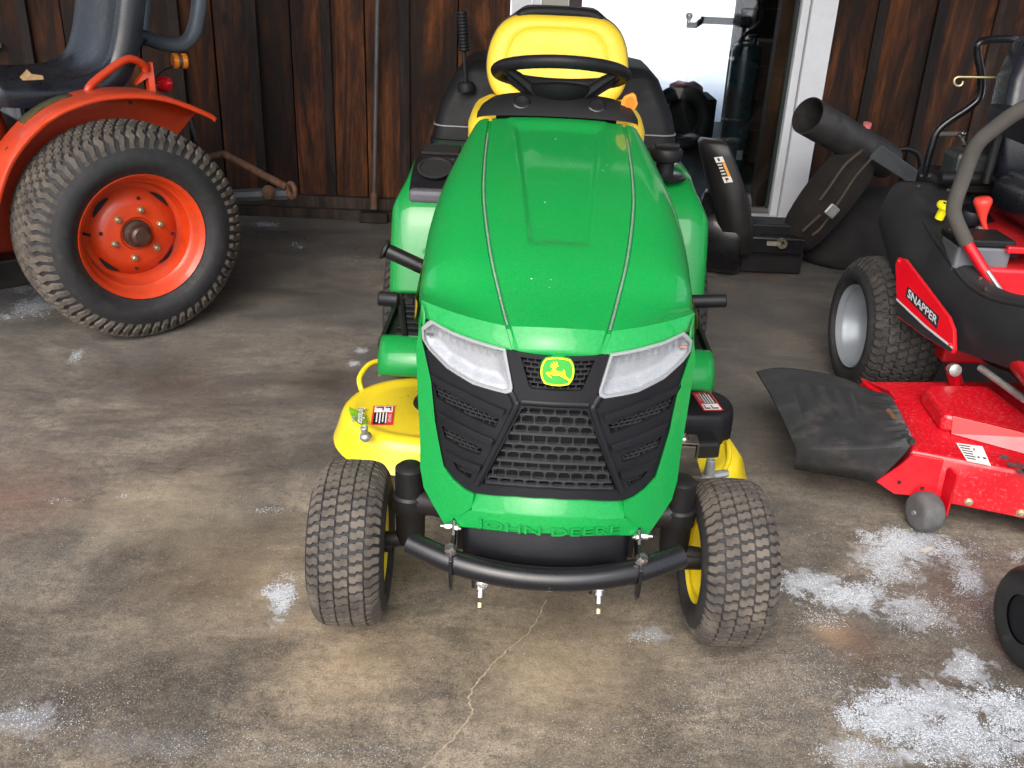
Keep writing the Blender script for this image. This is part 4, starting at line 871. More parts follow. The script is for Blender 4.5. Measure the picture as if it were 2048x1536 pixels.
# ---------------- rear fenders, foot boards
FPROF = spline([(1.62, 0.690, 0), (1.45, 0.716, 0), (1.30, 0.728, 0), (1.20, 0.726, 0), (1.10, 0.702, 0), (1.03, 0.660, 0), (0.985, 0.60, 0), (0.955, 0.53, 0), (0.935, 0.46, 0), (0.918, 0.395, 0)], 5)
def fender_pt(i, x, ins, s):
    p = FPROF[i]; a = FPROF[max(0, i - 1)]; b = FPROF[min(len(FPROF) - 1, i + 1)]; t = (b - a).normalized(); n = Vector((-t.y, t.x, 0))  # inward
    if n.x < 0 and n.y > 0: n = -n
    n = Vector((abs(t.y), -abs(t.x), 0))
    q = p + n * ins; return (s * x, q.x, q.y)
for s in (-1, 1):
    rr_ = []
    for i in range(len(FPROF)):
        wd = 0.455 - 0.035 * smst(0.62, 0.73, FPROF[i].y)
        rr_.append([fender_pt(i, x, ins, s) for x, ins in [(0.12, 0.0), (0.20, 0.0), (0.30, 0.0), (wd - 0.06, 0.0), (wd - 0.035, 0.003), (wd - 0.016, 0.011), (wd - 0.004, 0.024), (wd, 0.042), (wd + 0.003, 0.08), (wd + 0.003, 0.14)]])
    MB().grid(rr_).build('rear_fender', GREENP, lt, smooth=50, solid=0.004)
    e = wheel(lt, 'rear_wheel', (s * 0.392, 1.247, 0.252), 0.252, 0.195, 0.115, 6, 56, YELLOW, RUBD, [(0.10, 0.08), (0.115, 0.085), (0.118, 0.078), (0.10, 0.06), (0.09, 0.02), (0.03, 0.0), (0, 0.0)], side=s)
    # foot board
    MB().box((s * 0.30, 0.72, 0.348), (0.24, 0.42, 0.02)).build('foot_board', BLKP, lt, smooth=0, bevel=0.004)
    for k in range(9): MB().box((s * 0.305, 0.565 + k * 0.042, 0.362), (0.19, 0.012, 0.008)).build('mat_rib', BLKP, lt, smooth=0, bevel=0.002)
    rr_ = []
    for j in range(13):
        a = math.pi * (0.5 + 0.62 * j / 12)                                       # bullnose front of the foot rest
        y, z = 0.535 + 0.075 * math.cos(a), 0.362 + 0.060 * math.sin(a)
        rr_.append([(s * x, y + d, z + d2) for x, d, d2 in [(0.16, 0, 0), (0.30, 0, 0), (0.385, 0.004, -0.001), (0.405, 0.014, -0.006), (0.416, 0.03, -0.014), (0.420, 0.06, -0.03)]])
    MB().grid(rr_).build('foot_rest_nose', GREENP, lt, smooth=50, solid=0.004)
    MB().box((s * 0.425, 0.76, 0.355), (0.012, 0.34, 0.05)).build('foot_board_edge', BLKP, lt, smooth=0, bevel=0.005)
MB().box((0, 1.25, 0.56), (0.5, 0.5, 0.28)).build('rear_frame', BLKM, lt, smooth=0); MB().box((0, 0.55, 0.40), (0.30, 0.9, 0.16)).build('main_frame', BLKM, lt, smooth=0)
cyl(MB(), (-0.32, 1.247, 0.252), (0.32, 1.247, 0.252), 0.05).build('rear_axle', BLKM, lt)
# cup holder tray, left console
tr_ = bpy.data.objects.new('cup_tray', None); COL.objects.link(tr_); tr_.parent = lt
rr_ = []
for p in FPROF[10:27]:
    rr_.append([(x, p.x - 0.003, p.y + o_) for x, o_ in [(-0.405, 0.002), (-0.398, 0.007), (-0.39, 0.006), (-0.27, 0.006), (-0.262, 0.002)]])
MB().grid(rr_).build('tray', BLKG, tr_, smooth=40)
MB().loft([[(x, y, z) for x, y in [(-0.405, 1.004), (-0.27, 1.004), (-0.27, 1.05), (-0.405, 1.05)]] for z in (0.632, 0.672)]).build('front_lip', pm('grey_lip', (0.075, 0.075, 0.09), 0.5), tr_, smooth=0, bevel=0.014, seg=4)
MB().lathe([(0.050, 0.0), (0.052, 0.006), (0.046, 0.008), (0.043, 0.002), (0.0, 0.001)], 28, axis_m((-0.338, 1.095, 0.714), (0, -0.42, 1))).build('cup_holder', DRKV, tr_)
MB().box((-0.335, 1.26, 0.738), (0.11, 0.12, 0.008)).build('tray_mat', DRKV, tr_, smooth=0)
# height dial, right console
kn = bpy.data.objects.new('height_dial', None); COL.objects.link(kn); kn.parent = lt; kn.location = (0.325, 1.12, 0.715)
MB().lathe([(0.062, 0.0), (0.064, 0.006), (0.05, 0.012), (0, 0.012)], 26).build('dial_base', BLKG, kn)
MB().lathe([(0.026, 0.01), (0.026, 0.045), (0.043, 0.050), (0.046, 0.058), (0.046, 0.078), (0.042, 0.084), (0, 0.086)], 22).build('dial_knob', BLKP, kn)
MB().box((0, 0, 0.091), (0.07, 0.016, 0.012)).build('dial_bar', GRYP, kn, smooth=0, bevel=0.003)
# pedals
p1, p2 = (-0.285, 0.60, 0.566), (-0.405, 0.60, 0.618)
pd = MB().tube([p1, p2], 0.0185, 14).build('brake_pedal', BLKG, lt, bevel=0.002)
MB().lathe([(0.021, 0.0), (0.026, 0.004), (0.024, 0.010), (0.012, 0.012), (0, 0.008)], 16, axis_m(p2, (-0.9, -0.05, 0.42))).build('pedal_flange', BLKP, pd)
MB().tube([(-0.25, 0.60, 0.55), (-0.24, 0.65, 0.45), (-0.2, 0.7, 0.38)], 0.012, 8).build('pedal_arm', BLKM, lt)
pd = MB().tube([(0.33, 0.60, 0.522), (0.440, 0.60, 0.530)], 0.0165, 14).build('drive_pedal', BLKP, lt, bevel=0.003)
MB().tube([(0.34, 0.60, 0.52), (0.30, 0.65, 0.43), (0.25, 0.7, 0.38)], 0.010, 8).build('pedal_arm', BLKM, lt)
pd = MB().tube([(-0.365, 0.52, 0.520), (-0.415, 0.52, 0.522)], 0.0185, 12).build('lift_pedal', BLKP, lt, bevel=0.004)
MB().tube([(-0.360, 0.52, 0.525), (-0.356, 0.53, 0.46), (-0.352, 0.56, 0.37)], 0.009, 8).build('pedal_arm', BLKM, lt)

# ---------------- mower deck
dk = bpy.data.objects.new('mower_deck', None); COL.objects.link(dk); dk.parent = lt
def arc(cx_, cy_, r, a0, a1, n): return [(cx_ + r * math.cos(math.radians(a0 + (a1 - a0) * j / n)), cy_ + r * math.sin(math.radians(a0 + (a1 - a0) * j / n))) for j in range(n + 1)]
base = arc(-0.335, 0.648, 0.228, 95, 262, 26) + [(-0.20, 0.395), (-0.05, 0.335), (0.10, 0.30), (0.25, 0.285), (0.38, 0.295), (0.455, 0.335), (0.505, 0.40), (0.535, 0.475), (0.522, 0.58), (0.512, 0.72), (0.49, 0.86), (0.40, 0.93), (0.0, 0.92)]
bx_, by_ = sum(a for a, b in base) / len(base), sum(b for a, b in base) / len(base)
def dring(ins, z):
    n = len(base); out = []
    for i in range(n):
        a = Vector(base[i - 1]); b = Vector(base[(i + 1) % n]); t = (b - a).normalized(); nn = Vector((-t.y, t.x))
        p = Vector(base[i]) + nn * ins; out.append((p.x, p.y, z))
    return out
MB().loft([dring(0.0, 0.085), dring(0.002, 0.088), dring(0.012, 0.118), dring(0.020, 0.142), dring(0.026, 0.157), dring(0.036, 0.167), dring(0.050, 0.171), dring(0.062, 0.170), dring(0.075, 0.163), dring(0.09, 0.162)]).build('deck_shell', YELLOW, dk, smooth=50)
MB().lathe([(0.070, 0.155), (0.066, 0.170), (0.056, 0.177), (0.050, 0.170), (0.02, 0.168), (0, 0.168)], 36, Matrix.Translation((-0.285, 0.69, 0))).build('pulley_ring', BLKP, dk)
MB().lathe([(0.012, 0.165), (0.012, 0.2), (0, 0.2)], 8, Matrix.Translation((-0.285, 0.69, 0))).build('pulley_nut', DULL, dk)
mb = MB(); rnd = random.Random(5)
for k in range(26):
    a, r = rnd.uniform(0, 6.28), rnd.uniform(0.08, 0.15); mb.lathe([(0.0, 0.0004), (rnd.uniform(0.001, 0.003), 0.0002), (0.0, 0.0)], 6, Matrix.Translation((-0.30 + r * math.cos(a), 0.64 + r * math.sin(a) * 0.9, 0.1626)))
o = mb.build('dirt_specks', DECB, dk, smooth=0); o['kind'] = 'stuff'
MB().tube(spline([(-0.505, 0.745, 0.162), (-0.515, 0.775, 0.188), (-0.495, 0.835, 0.205), (-0.455, 0.875, 0.200), (-0.435, 0.885, 0.185), (-0.425, 0.875, 0.165)], 6), 0.0075, 10).build('deck_handle', YELLOW, dk)
nz = bpy.data.objects.new('wash_port', None); COL.objects.link(nz); nz.parent = dk; nz.location = (-0.441, 0.448, 0.169); nz.scale = (0.85, 0.85, 0.72); nz.rotation_euler = (0.15, -0.1, 0)
MB().lathe([(0.0, 0.0), (0.013, 0.0), (0.019, 0.012), (0.017, 0.022), (0.0105, 0.028), (0.0095, 0.046), (0.012, 0.047), (0.012, 0.053), (0.0085, 0.056), (0.006, 0.05), (0, 0.05)], 16).build('port_body', DULL, nz)
mb = MB(); mb.lathe([(0.022, 0), (0.022, 0.006), (0.013, 0.012), (0.011, 0.05), (0.008, 0.052), (0, 0.048)], 16, Matrix.Translation((0.402, 0.345, 0.167))); mb.tube([(0.402, 0.345, 0.172), (0.45, 0.36, 0.176)], [0.012, 0.009], 8)
mb.build('wash_port', DULL, dk)
MB().tube(spline([(0.435, 0.36, 0.166), (0.465, 0.43, 0.172), (0.475, 0.50, 0.180), (0.47, 0.53, 0.166)], 6), 0.007, 8).build('deck_rib', YELLOW, dk)
# belt cover on the discharge side
cov = arc(0.40, 0.60, 0.100, -60, 120, 20) + [(0.24, 0.72), (0.20, 0.60), (0.24, 0.50)]
cc = (0.36, 0.60)
def cring(s, z): return [(cc[0] + (a - cc[0]) * s, cc[1] + (b - cc[1]) * s, z) for a, b in cov]
bc = MB().loft([cring(1.0, 0.160), cring(1.0, 0.218), cring(0.985, 0.236), cring(0.94, 0.247), cring(0.86, 0.250), cring(0.3, 0.250)]).build('belt_cover', BLKP, dk, smooth=50)
MB().loft([[(x, y, z) for x, y in [(0.33, 0.44), (0.45, 0.46), (0.44, 0.52), (0.33, 0.52)]] for z in (0.15, 0.205)]).build('cover_skirt', BLKP, dk, smooth=0, bevel=0.01)
mb = MB(); mb.box((0.345, 0.43, 0.225), (0.07, 0.05, 0.005)); mb.box((0.381, 0.43, 0.202), (0.005, 0.05, 0.05)); mb.box((0.345, 0.405, 0.19), (0.06, 0.006, 0.06)); mb.box((0.345, 0.36, 0.175), (0.07, 0.10, 0.03))
mb.build('hanger_bracket', pm('bare_steel_bracket', (0.12, 0.105, 0.085), 0.5, metal=0.5, var=0.4, scale=30), dk, smooth=0, bevel=0.002)
mb = MB(); bolt(mb, (0.345, 0.43, 0.2275), (0, 0, 1), 0.012, 0.010); mb.build('hanger_bolt', STEEL, dk)
# decals
def decal(parent, origin, ux, uy, parts):
    """flat printed label: parts are (x0, y0, x1, y1, material, lift)"""
    ux = Vector(ux).normalized(); uy = Vector(uy).normalized(); n = ux.cross(uy).normalized(); o = Vector(origin)
    e = bpy.data.objects.new('warning_label', None); COL.objects.link(e); e.parent = parent
    for k, (x0_, y0_, x1_, y1_, mat, lift) in enumerate(parts):
        P = [o + ux * a + uy * b + n * lift for a, b in ((x0_, y0_), (x1_, y0_), (x1_, y1_), (x0_, y1_))]
        me = MB().add(P + [p - n * 0.0005 for p in P], [(0, 1, 2, 3), (7, 6, 5, 4), (0, 4, 5, 1), (1, 5, 6, 2), (2, 6, 7, 3), (3, 7, 4, 0)])
        me.build('label_print' if k else 'label_sheet', mat, e, smooth=0)
    return e, (lambda p: o + ux * p[0] + uy * p[1] + n * p[2])
def danger(parent, origin, ux, uy, L=0.085, Hh=0.055):
    ln = [(-L / 2, -Hh / 2, L / 2, Hh / 2, DECR, 0.0008), (-L * 0.46, -Hh * 0.42, -L * 0.16, Hh * 0.42, DECW, 0.0014), (-L * 0.14, -Hh * 0.42, L * 0.46, Hh * 0.20, DECB, 0.0014)]
    for k in range(4): ln.append((-L * 0.12, Hh * (0.12 - 0.14 * k), L * (0.42 - 0.06 * (k % 2)), Hh * (0.06 + 0.12 - 0.14 * k), DECW, 0.0019))
    ln += [(-L * 0.43, -Hh * 0.34, -L * 0.37, -Hh * 0.06, DECB, 0.0019), (-L * 0.43, -Hh * 0.06, -L * 0.25, Hh * 0.0, DECB, 0.0019), (-L * 0.43, Hh * 0.08, -L * 0.37, Hh * 0.34, DECB, 0.0019), (-L * 0.43, Hh * 0.30, -L * 0.22, Hh * 0.35, DECB, 0.0019)]
    e, f = decal(parent, origin, ux, uy, ln)
    tv, tf = text_verts('DANGER', Hh * 0.2, 0.0)
    MB().add([f((p[0] + L * 0.17, p[1] + Hh * 0.32, 0.0020)) for p in tv], tf).build('label_lettering', DECW, e, smooth=0)
danger(dk, (-0.422, 0.598, 0.1630), (0.10, -1, 0), (1, 0.12, 0), 0.112, 0.058)
danger(bc, (0.428, 0.600, 0.2505), (-0.16, 1, 0), (-1, -0.16, 0), 0.108, 0.052)
gl = MB().loft([[(a, b, z) for a, b in arc(-0.335, 0.648, 0.184, 188, 224, 10) + [(-0.452, 0.530), (-0.468, 0.585)]] for z in (0.1712, 0.1718)]).build('logo_decal', pm('green_fade', (0.16, 0.38, 0.02), 0.4, var=0.5, scale=20), dk, smooth=0)
for body, sz, ox, oy, mat, z in [('TurboStar', 0.028, -0.476, 0.574, DECB, 0.1724), ('TurboStar', 0.028, -0.476, 0.574, DECW, 0.1731), ('System', 0.015, -0.492, 0.548, DECS, 0.1731)]:
    tv, tf = text_verts(body, sz, 0.0, bold=0.0016 if mat is DECB else 0.0004)
    MB().add([(ox + p[1] * 0.9 + p[0] * 0.12, oy - p[0] * 0.82, z) for p in tv], tf).build('logo_lettering', mat, dk, smooth=0)

# ---------------- grass hopper behind the seat
hp_ = bpy.data.objects.new('grass_hopper', None); COL.objects.link(hp_); hp_.parent = lt; hp_.location = (0.012, 0, 0)
def rect(hx, y0_, y1_, z, r=0.05):
    pts = []
    for (cx_, cy_, a0) in ((hx - r, y1_ - r, 0), (-hx + r, y1_ - r, 90), (-hx + r, y0_ + r, 180), (hx - r, y0_ + r, 270)): pts += [(cx_ + r * math.cos(math.radians(a0 + 18 * j)), cy_ + r * math.sin(math.radians(a0 + 18 * j)), z) for j in range(6)]
    return pts
MB().loft([rect(0.425, 1.66, 2.2, 0.640), rect(0.432, 1.65, 2.2, 0.655), rect(0.430, 1.655, 2.2, 0.69)]).build('hopper_rim', GRYP, hp_, smooth=50)
MB().loft([rect(0.424, 1.665, 2.19, 0.692), rect(0.415, 1.67, 2.19, 0.745), rect(0.40, 1.68, 2.18, 0.80), rect(0.345, 1.70, 2.16, 0.91), rect(0.315, 1.72, 2.14, 0.935), rect(0.28, 1.75, 2.1, 0.945)]).build('hopper_hood', GRYP, hp_, smooth=50)
MB().loft([rect(0.42, 1.663, 2.2, 0.735), rect(0.4185, 1.664, 2.2, 0.739)]).build('hood_seam', pm('seam_grey', (0.16, 0.16, 0.17), 0.5), hp_, smooth=0)
for s in (-1, 1): MB().loft([[(p[0] * 0.45 + s * 0.22, p[1], p[2]) for p in rect(0.42, 1.68, 2.18, z)] for z in (0.20, 0.3, 0.639)]).build('bag', CANV, hp_, smooth=50)
lv = bpy.data.objects.new('dump_lever', None); COL.objects.link(lv); lv.parent = lt
a, b = Vector((-0.292, 1.66, 0.86)), Vector((-0.312, 1.66, 1.105)); dd = b - a
MB().lathe([(0.030, 0), (0.030, 0.02), (0.022, 0.03), (0, 0.03)], 16, axis_m(a - dd * 0.02, dd)).build('lever_boot', GRYP, lv)
MB().tube([a, a + dd * 0.55], 0.0075, 8).build('lever_rod', BLKM, lv)
gp = []; gr_ = []
for k in range(25): gp.append(a + dd * (0.5 + 0.5 * k / 24)); gr_.append(0.0155 + (0.0022 if k % 2 else 0))
MB().tube(gp, gr_, 12).build('lever_grip', BLKP, lv, smooth=30)
# ------------------------------------------------------------------ orange compact tractor
TF = Vector((-0.75, -0.66, 0)).normalized(); TN = Vector((-TF.y, TF.x, 0)); TN = Vector((0, 0, 1)).cross(TF)
TO = Vector((-1.336, 3.169, 0))
ot = thing('compact_tractor', 'orange compact tractor with wide turf tyre and torn black seat', 'tractor', TO, math.atan2(TF.y, TF.x))
def tl(px, py, Y):                                   # picture point at distance Y -> tractor frame
    d = gy(px, py, Y) - TO; return Vector((d.dot(TF), d.dot(TN), d.z))
RC = 0.366
LUG2 = [(-0.50, -0.12), (-0.15, -0.40), (0.15, -0.20), (0.50, -0.42), (0.50, 0.10), (0.15, 0.40), (-0.15, 0.18), (-0.50, 0.42)]
e = wheel(ot, 'rear_wheel', (0, 0, RC), RC, 0.27, 0.207, 7, 62, ORNG, RUBM, [(0.200, 0.112), (0.212, 0.126), (0.214, 0.120), (0.205, 0.108), (0.196, 0.098), (0.190, 0.078), (0.180, 0.070), (0.176, 0.045), (0.168, 0.026), (0.152, 0.022), (0.140, 0.034), (0.122, 0.052), (0.10, 0.060), (0.058, 0.062), (0.054, 0.052), (0.0, 0.052)], rotz=math.radians(90), lug=LUG2, hl=0.010)
xlathe([(0.048, 0.05), (0.046, 0.066), (0.034, 0.070), (0.032, 0.098), (0.024, 0.105), (0, 0.105)], 20).build('axle_cap', pm('greasy_hub', (0.05, 0.022, 0.016), 0.4, var=0.4, scale=40), e)
BRS = pm('brassy_nut', (0.42, 0.36, 0.24), 0.35, metal=0.8)
for k in range(6):
    a = k * math.pi / 3 + 0.25; bolt(MB(), (0.061, 0.083 * math.sin(a), 0.083 * math.cos(a)), (1, 0, 0), 0.0095, 0.012).build('wheel_nut', BRS, e)
MB().tube([(0.06, -0.178, 0.03), (0.085, -0.172, 0.03), (0.10, -0.166, 0.03)], 0.005, 8).build('valve_stem', BLKP, e)
for k in range(4):
    a0 = k * math.pi / 2 + 0.5; rr_ = []
    for j in range(9):
        a = a0 + 0.55 * j / 8; w = 0.0065 * math.sin(math.pi * j / 8) + 0.0008
        rr_.append([(0.0375 + 0.0, (0.1465 - w) * math.sin(a), (0.1465 - w) * math.cos(a)), (0.029, (0.1465 + w) * math.sin(a), (0.1465 + w) * math.cos(a))])
    MB().grid(rr_).build('wheel_slot', DRKV, e, smooth=0, solid=0.002)
    a = k * math.pi / 2 + 0.15
    MB().box((0.060, 0.122 * math.sin(a), 0.122 * math.cos(a)), (0.003, 0.010, 0.010), R=Matrix.Rotation(-a, 3, 'X')).build('square_hole', DRKV, e, smooth=0)
# fender
CR = spline([(0.455, -0.12, 0), (0.435, 0.02, 0), (0.392, 0.165, 0), (0.32, 0.290, 0), (0.20, 0.392, 0), (0.06, 0.440, 0), (-0.077, 0.446, 0), (-0.20, 0.424, 0), (-0.335, 0.364, 0), (-0.36, 0.345, 0)], 5)
rr_ = [[(p.x * k1, n, RC + p.y * k1) for n, k1 in [(-0.205, 0.99), (-0.19, 1.0), (-0.045, 1.0), (-0.028, 0.996), (-0.022, 0.985), (-0.020, 0.962)]] for p in CR]
fd = MB().grid(rr_).build('fender', ORNG, ot, smooth=40, solid=0.004)
rr_ = [[(p.x * k1, -0.196, RC + p.y * k1) for k1 in (0.99, 0.85, 0.7, 0.5)] for p in CR]
MB().grid(rr_).build('fender_wall', ORNG, fd, solid=0.004)
MB().add([(CR[8].x * k1, n, RC + CR[8].y * k1) for n, k1 in [(-0.16, 1.004), (-0.05, 1.004)]] + [(CR[17].x * k1, n, RC + CR[17].y * k1) for n, k1 in [(-0.05, 1.004), (-0.16, 1.004)]], [(0, 1, 2, 3)])
rr_ = [[(p.x * 1.006, n, RC + p.y * 1.006) for n in (-0.19, -0.16, -0.125)] for p in CR[18:25]]
MB().grid(rr_).build('step_pad', pm('olive_pad', (0.05, 0.042, 0.012), 0.9, var=0.4, scale=30), fd, solid=0.003)
pg = pm('paint_wear_dark', (0.05, 0.03, 0.025), 0.6)
for (i, n, w) in ((9, -0.035, 0.007), (4, -0.04, 0.012), (3, -0.05, 0.01), (15, -0.1, .006)):
    p = CR[i]; t = (CR[i + 1] - CR[i - 1]).normalized()
    MB().box((p.x * 1.002, n, RC + p.y * 1.002), (w * 2.2, w, 0.004), R=Matrix.Rotation(-math.atan2(t.y, t.x), 3, 'Y')).build('paint_chip', pg, fd, smooth=0, bevel=0.001)
for a in ((0.27, 0.19), (0.24, 0.15), (-0.12, 0.33)):
    MB().lathe([(0.007, 0), (0.007, 0.003), (0, 0.003)], 8, axis_m((a[0], -0.192, RC + a[1] + 0.06), (0, 1, 0))).build('rivet', pg, fd)
# grab handle
hpnt = [tl(175, 195, 3.28), tl(177, 178, 3.28), tl(195, 158, 3.31), tl(245, 122, 3.38), tl(268, 119, 3.41), tl(287, 130, 3.44), tl(292, 142, 3.45)]
MB().tube(spline(hpnt, 6), 0.0135, 12).build('grab_handle', ORNG, ot)
br = [tl(272, 170, 3.46), tl(278, 160, 3.46), tl(305, 125, 3.46), tl(312, 185, 3.46), tl(300, 186, 3.46), tl(297, 155, 3.46)]
MB().add([p for p in br] + [p + Vector((0.0, -0.03, 0)) for p in br], [tuple(range(6)), tuple(range(11, 5, -1))] + [(i, (i + 1) % 6, 6 + (i + 1) % 6, 6 + i) for i in range(6)]).build('lamp_bracket', ORNG, ot, smooth=0)
MB().lathe([(0.026, 0), (0.028, 0.012), (0.026, 0.04), (0.015, 0.05), (0, 0.052)], 18, axis_m(tl(318, 168, 3.56), (-0.5, 0.5, 0.0))).build('tail_lamp', REDL, ot)
la = tl(345, 122, 3.75); lb = tl(373, 122, 3.78)
al = MB().tube([la, la.lerp(lb, 0.38)], [0.030, 0.030], 16).build('amber_lamp', AMBER, ot, bevel=0.004)
MB().tube([la.lerp(lb, 0.62), lb], [0.028, 0.030], 16).build('amber_lamp', AMBER, ot, bevel=0.004)
MB().tube([la.lerp(lb, 0.36), la.lerp(lb, 0.64)], 0.026, 16).build('lamp_body', pm('lamp_housing', (0.10, 0.06, 0.03), 0.5), ot)
MB().tube(spline([tl(345, 133, 3.74), tl(325, 142, 3.66), tl(312, 155, 3.56)], 5), 0.003, 6).build('lamp_wire', BLKP, ot)
MB().tube(spline([tl(292, 80, 3.72), tl(283, 95, 3.65), tl(280, 120, 3.5)], 5), 0.0035, 6).build('lamp_wire', BLKP, ot)
# folded guard bar behind the seat
BARB = pm('blue_grey_bar_paint', (0.10, 0.12, 0.145), 0.4, metal=0.2, var=0.2)
rp = [tl(402, -160, 3.82), tl(400, -20, 3.80), tl(393, 42, 3.80), tl(382, 74, 3.80), tl(360, 89, 3.80), tl(325, 86, 3.80), tl(285, 74, 3.80), tl(230, 58, 3.80)]
MB().tube(spline(rp, 6), 0.0285, 14).build('guard_bar', BARB, ot)
MB().tube([tl(285, 60, 3.78), tl(290, 10, 3.80), tl(292, -120, 3.82)], 0.024, 12).build('guard_bar', BARB, ot)
# seat
path = [(0.30, 0.815), (0.20, 0.805), (0.06, 0.80), (-0.04, 0.815), (-0.105, 0.86), (-0.145, 0.94), (-0.175, 1.05), (-0.205, 1.18), (-0.215, 1.25)]
sp = spline([(a, b, 0) for a, b in path], 4); rr_ = []
for i, p in enumerate(sp):
    t = (sp[min(i + 1, len(sp) - 1)] - sp[max(0, i - 1)]).normalized(); nn = Vector((t.y, -t.x, 0)); nn = -nn if nn.y < 0 and i < 12 else nn
    nn = Vector((abs(t.y), abs(t.x), 0)).normalized()
    row = []
    for (v, h) in [(-0.235, -0.055), (-0.245, -0.02), (-0.235, 0.022), (-0.205, 0.036), (-0.165, 0.018), (-0.12, 0.0), (0, -0.006), (0.12, 0.0), (0.165, 0.018), (0.205, 0.036), (0.235, 0.022), (0.245, -0.02), (0.235, -0.055)]:
        k = 0.92 if i in (0, len(sp) - 1) else 1.0
        row.append((p.x + nn.x * h, -0.485 + v * k, p.y + nn.y * h + (-0.03 if i == 0 else 0)))
    rr_.append(row)
MB().grid(rr_, closed=True).build('seat', SEATB, ot, smooth=60)
tp_ = [tl(38, 158, 3.19), tl(52, 143, 3.215), tl(62, 152, 3.21), tl(84, 155, 3.225), tl(86, 163, 3.22), tl(45, 165, 3.19)]
MB().add([p + Vector((0, 0.012, 0.008)) for p in tp_], [tuple(range(6))]).build('seat_tear', pm('torn_foam', (0.30, 0.20, 0.09), 0.95, var=0.3, scale=60), ot, smooth=0, solid=0.004)
MB().box((0.05, -0.48, 0.73), (0.30, 0.30, 0.10)).build('seat_mount', BLKM, ot, smooth=0, bevel=0.01)
# body under and ahead of the seat
MB().box((0.0, -0.50, 0.45), (0.55, 0.34, 0.40)).build('gearbox', pm('grimy_gearbox', (0.10, 0.025, 0.012), 0.7, var=0.4, dirt=(0.03, 0.022, 0.018), dirt_amt=0.4), ot, smooth=0, bevel=0.03)
cyl(MB(), (0, -0.05, RC), (0, -0.95, RC), 0.07).build('rear_axle', BLKM, ot)
eb = [[(0.40 + 0.16 * c * math.cos(a), -0.40 + 0.13 * c * math.sin(a), 0.60 + z) for a in [k * math.pi / 10 for k in range(20)]] for c, z in ((0.75, -0.14), (1.0, -0.05), (1.0, 0.08), (0.9, 0.15), (0.55, 0.185), (0.1, 0.19))]
MB().loft(eb).build('control_housing', ORNG, ot, smooth=60)
MB().box((0.55, -0.50, 0.30), (0.7, 0.5, 0.04)).build('foot_platform', BLKM, ot, smooth=0, bevel=0.008)
MB().box((0.36, -0.14, 0.25), (0.30, 0.10, 0.10)).build('step_frame', BLKM, ot, smooth=0, bevel=0.01)
cyl(MB(), (0.15, -0.24, 0.30), (0.45, -0.10, 0.22), 0.018).build('brake_rod', DULL, ot)
hd = [[(x, -0.50 + s_ * w, z) for s_, z in [(-1, 0.42), (-1, zt - 0.08), (-0.8, zt), (0.8, zt), (1, zt - 0.08), (1, 0.42)]] for x, w, zt in ((0.85, 0.22, 0.98), (1.3, 0.21, 0.94), (1.75, 0.19, 0.84), (1.80, 0.17, 0.78))]
MB().loft(hd).build('bonnet', ORNG, ot, smooth=30, bevel=0.01)
for n in (-0.08, -0.92):
    wheel(ot, 'front_wheel', (1.45, n, 0.23), 0.23, 0.17, 0.12, 5, 30, ORNG, RUBD, [(0.12, 0.07), (0.124, 0.078), (0.11, 0.06), (0.1, 0.02), (0, 0.01)], rotz=math.radians(90), side=1 if n > -0.5 else -1)
cyl(MB(), (1.45, -0.08, 0.26), (1.45, -0.92, 0.26), 0.04).build('front_axle', BLKM, ot)
far = wheel(ot, 'rear_wheel', (0, -1.0, RC), RC, 0.27, 0.207, 4, 30, ORNG, RUBD, [(0.2, 0.11), (0.212, 0.126), (0.19, 0.07), (0.12, 0.05), (0, 0.05)], rotz=math.radians(90), side=-1, hl=0.010)
MB().tube([(0.62, -0.5, 0.85), (0.50, -0.5, 1.0)], 0.02, 10).build('steering_column', BLKM, ot)
MB().tube([(0.48 + 0.17 * math.cos(a) * 0.5, -0.5 + 0.17 * math.sin(a), 1.01 + 0.17 * math.cos(a) * 0.8) for a in [k * math.pi / 12 for k in range(24)]], 0.012, 8, closed=True).build('steering_ring', BLKP, ot)
# hitch links behind the wheel
ha, hb = tl(446, 307, 4.02), tl(572, 374, 3.98)
MB().tube([ha, hb], [0.017, 0.017], 10).build('lift_link', RUST, ot)
MB().tube([ha + Vector((0.25, 0.02, -0.02)), ha], 0.013, 8).build('lift_link', RUST, ot)
hc = tl(583, 381, 3.96)
MB().tube([hc + Vector((0.0, 0.030 * math.cos(a), 0.030 * math.sin(a))) for a in [k * math.pi / 10 for k in range(20)]], 0.0105, 8, closed=True).build('link_eye', RUST, ot)
da, db = tl(455, 392, 3.95), tl(575, 388, 4.0)
MB().tube([da, db], 0.028, 8).build('draft_arm', pm('blue_grey_arm', (0.055, 0.06, 0.07), 0.6, var=0.3), ot)
MB().lathe([(0.03, 0), (0.03, 0.012), (0.018, 0.02), (0, 0.02)], 10, axis_m(tl(535, 384, 3.93), (-0.1, 1, 0))).build('arm_pin', RUST, ot)
cyl(MB(), tl(380, 240, 3.7), tl(392, 280, 3.75), 0.008).build('fender_stay', BARB, ot)
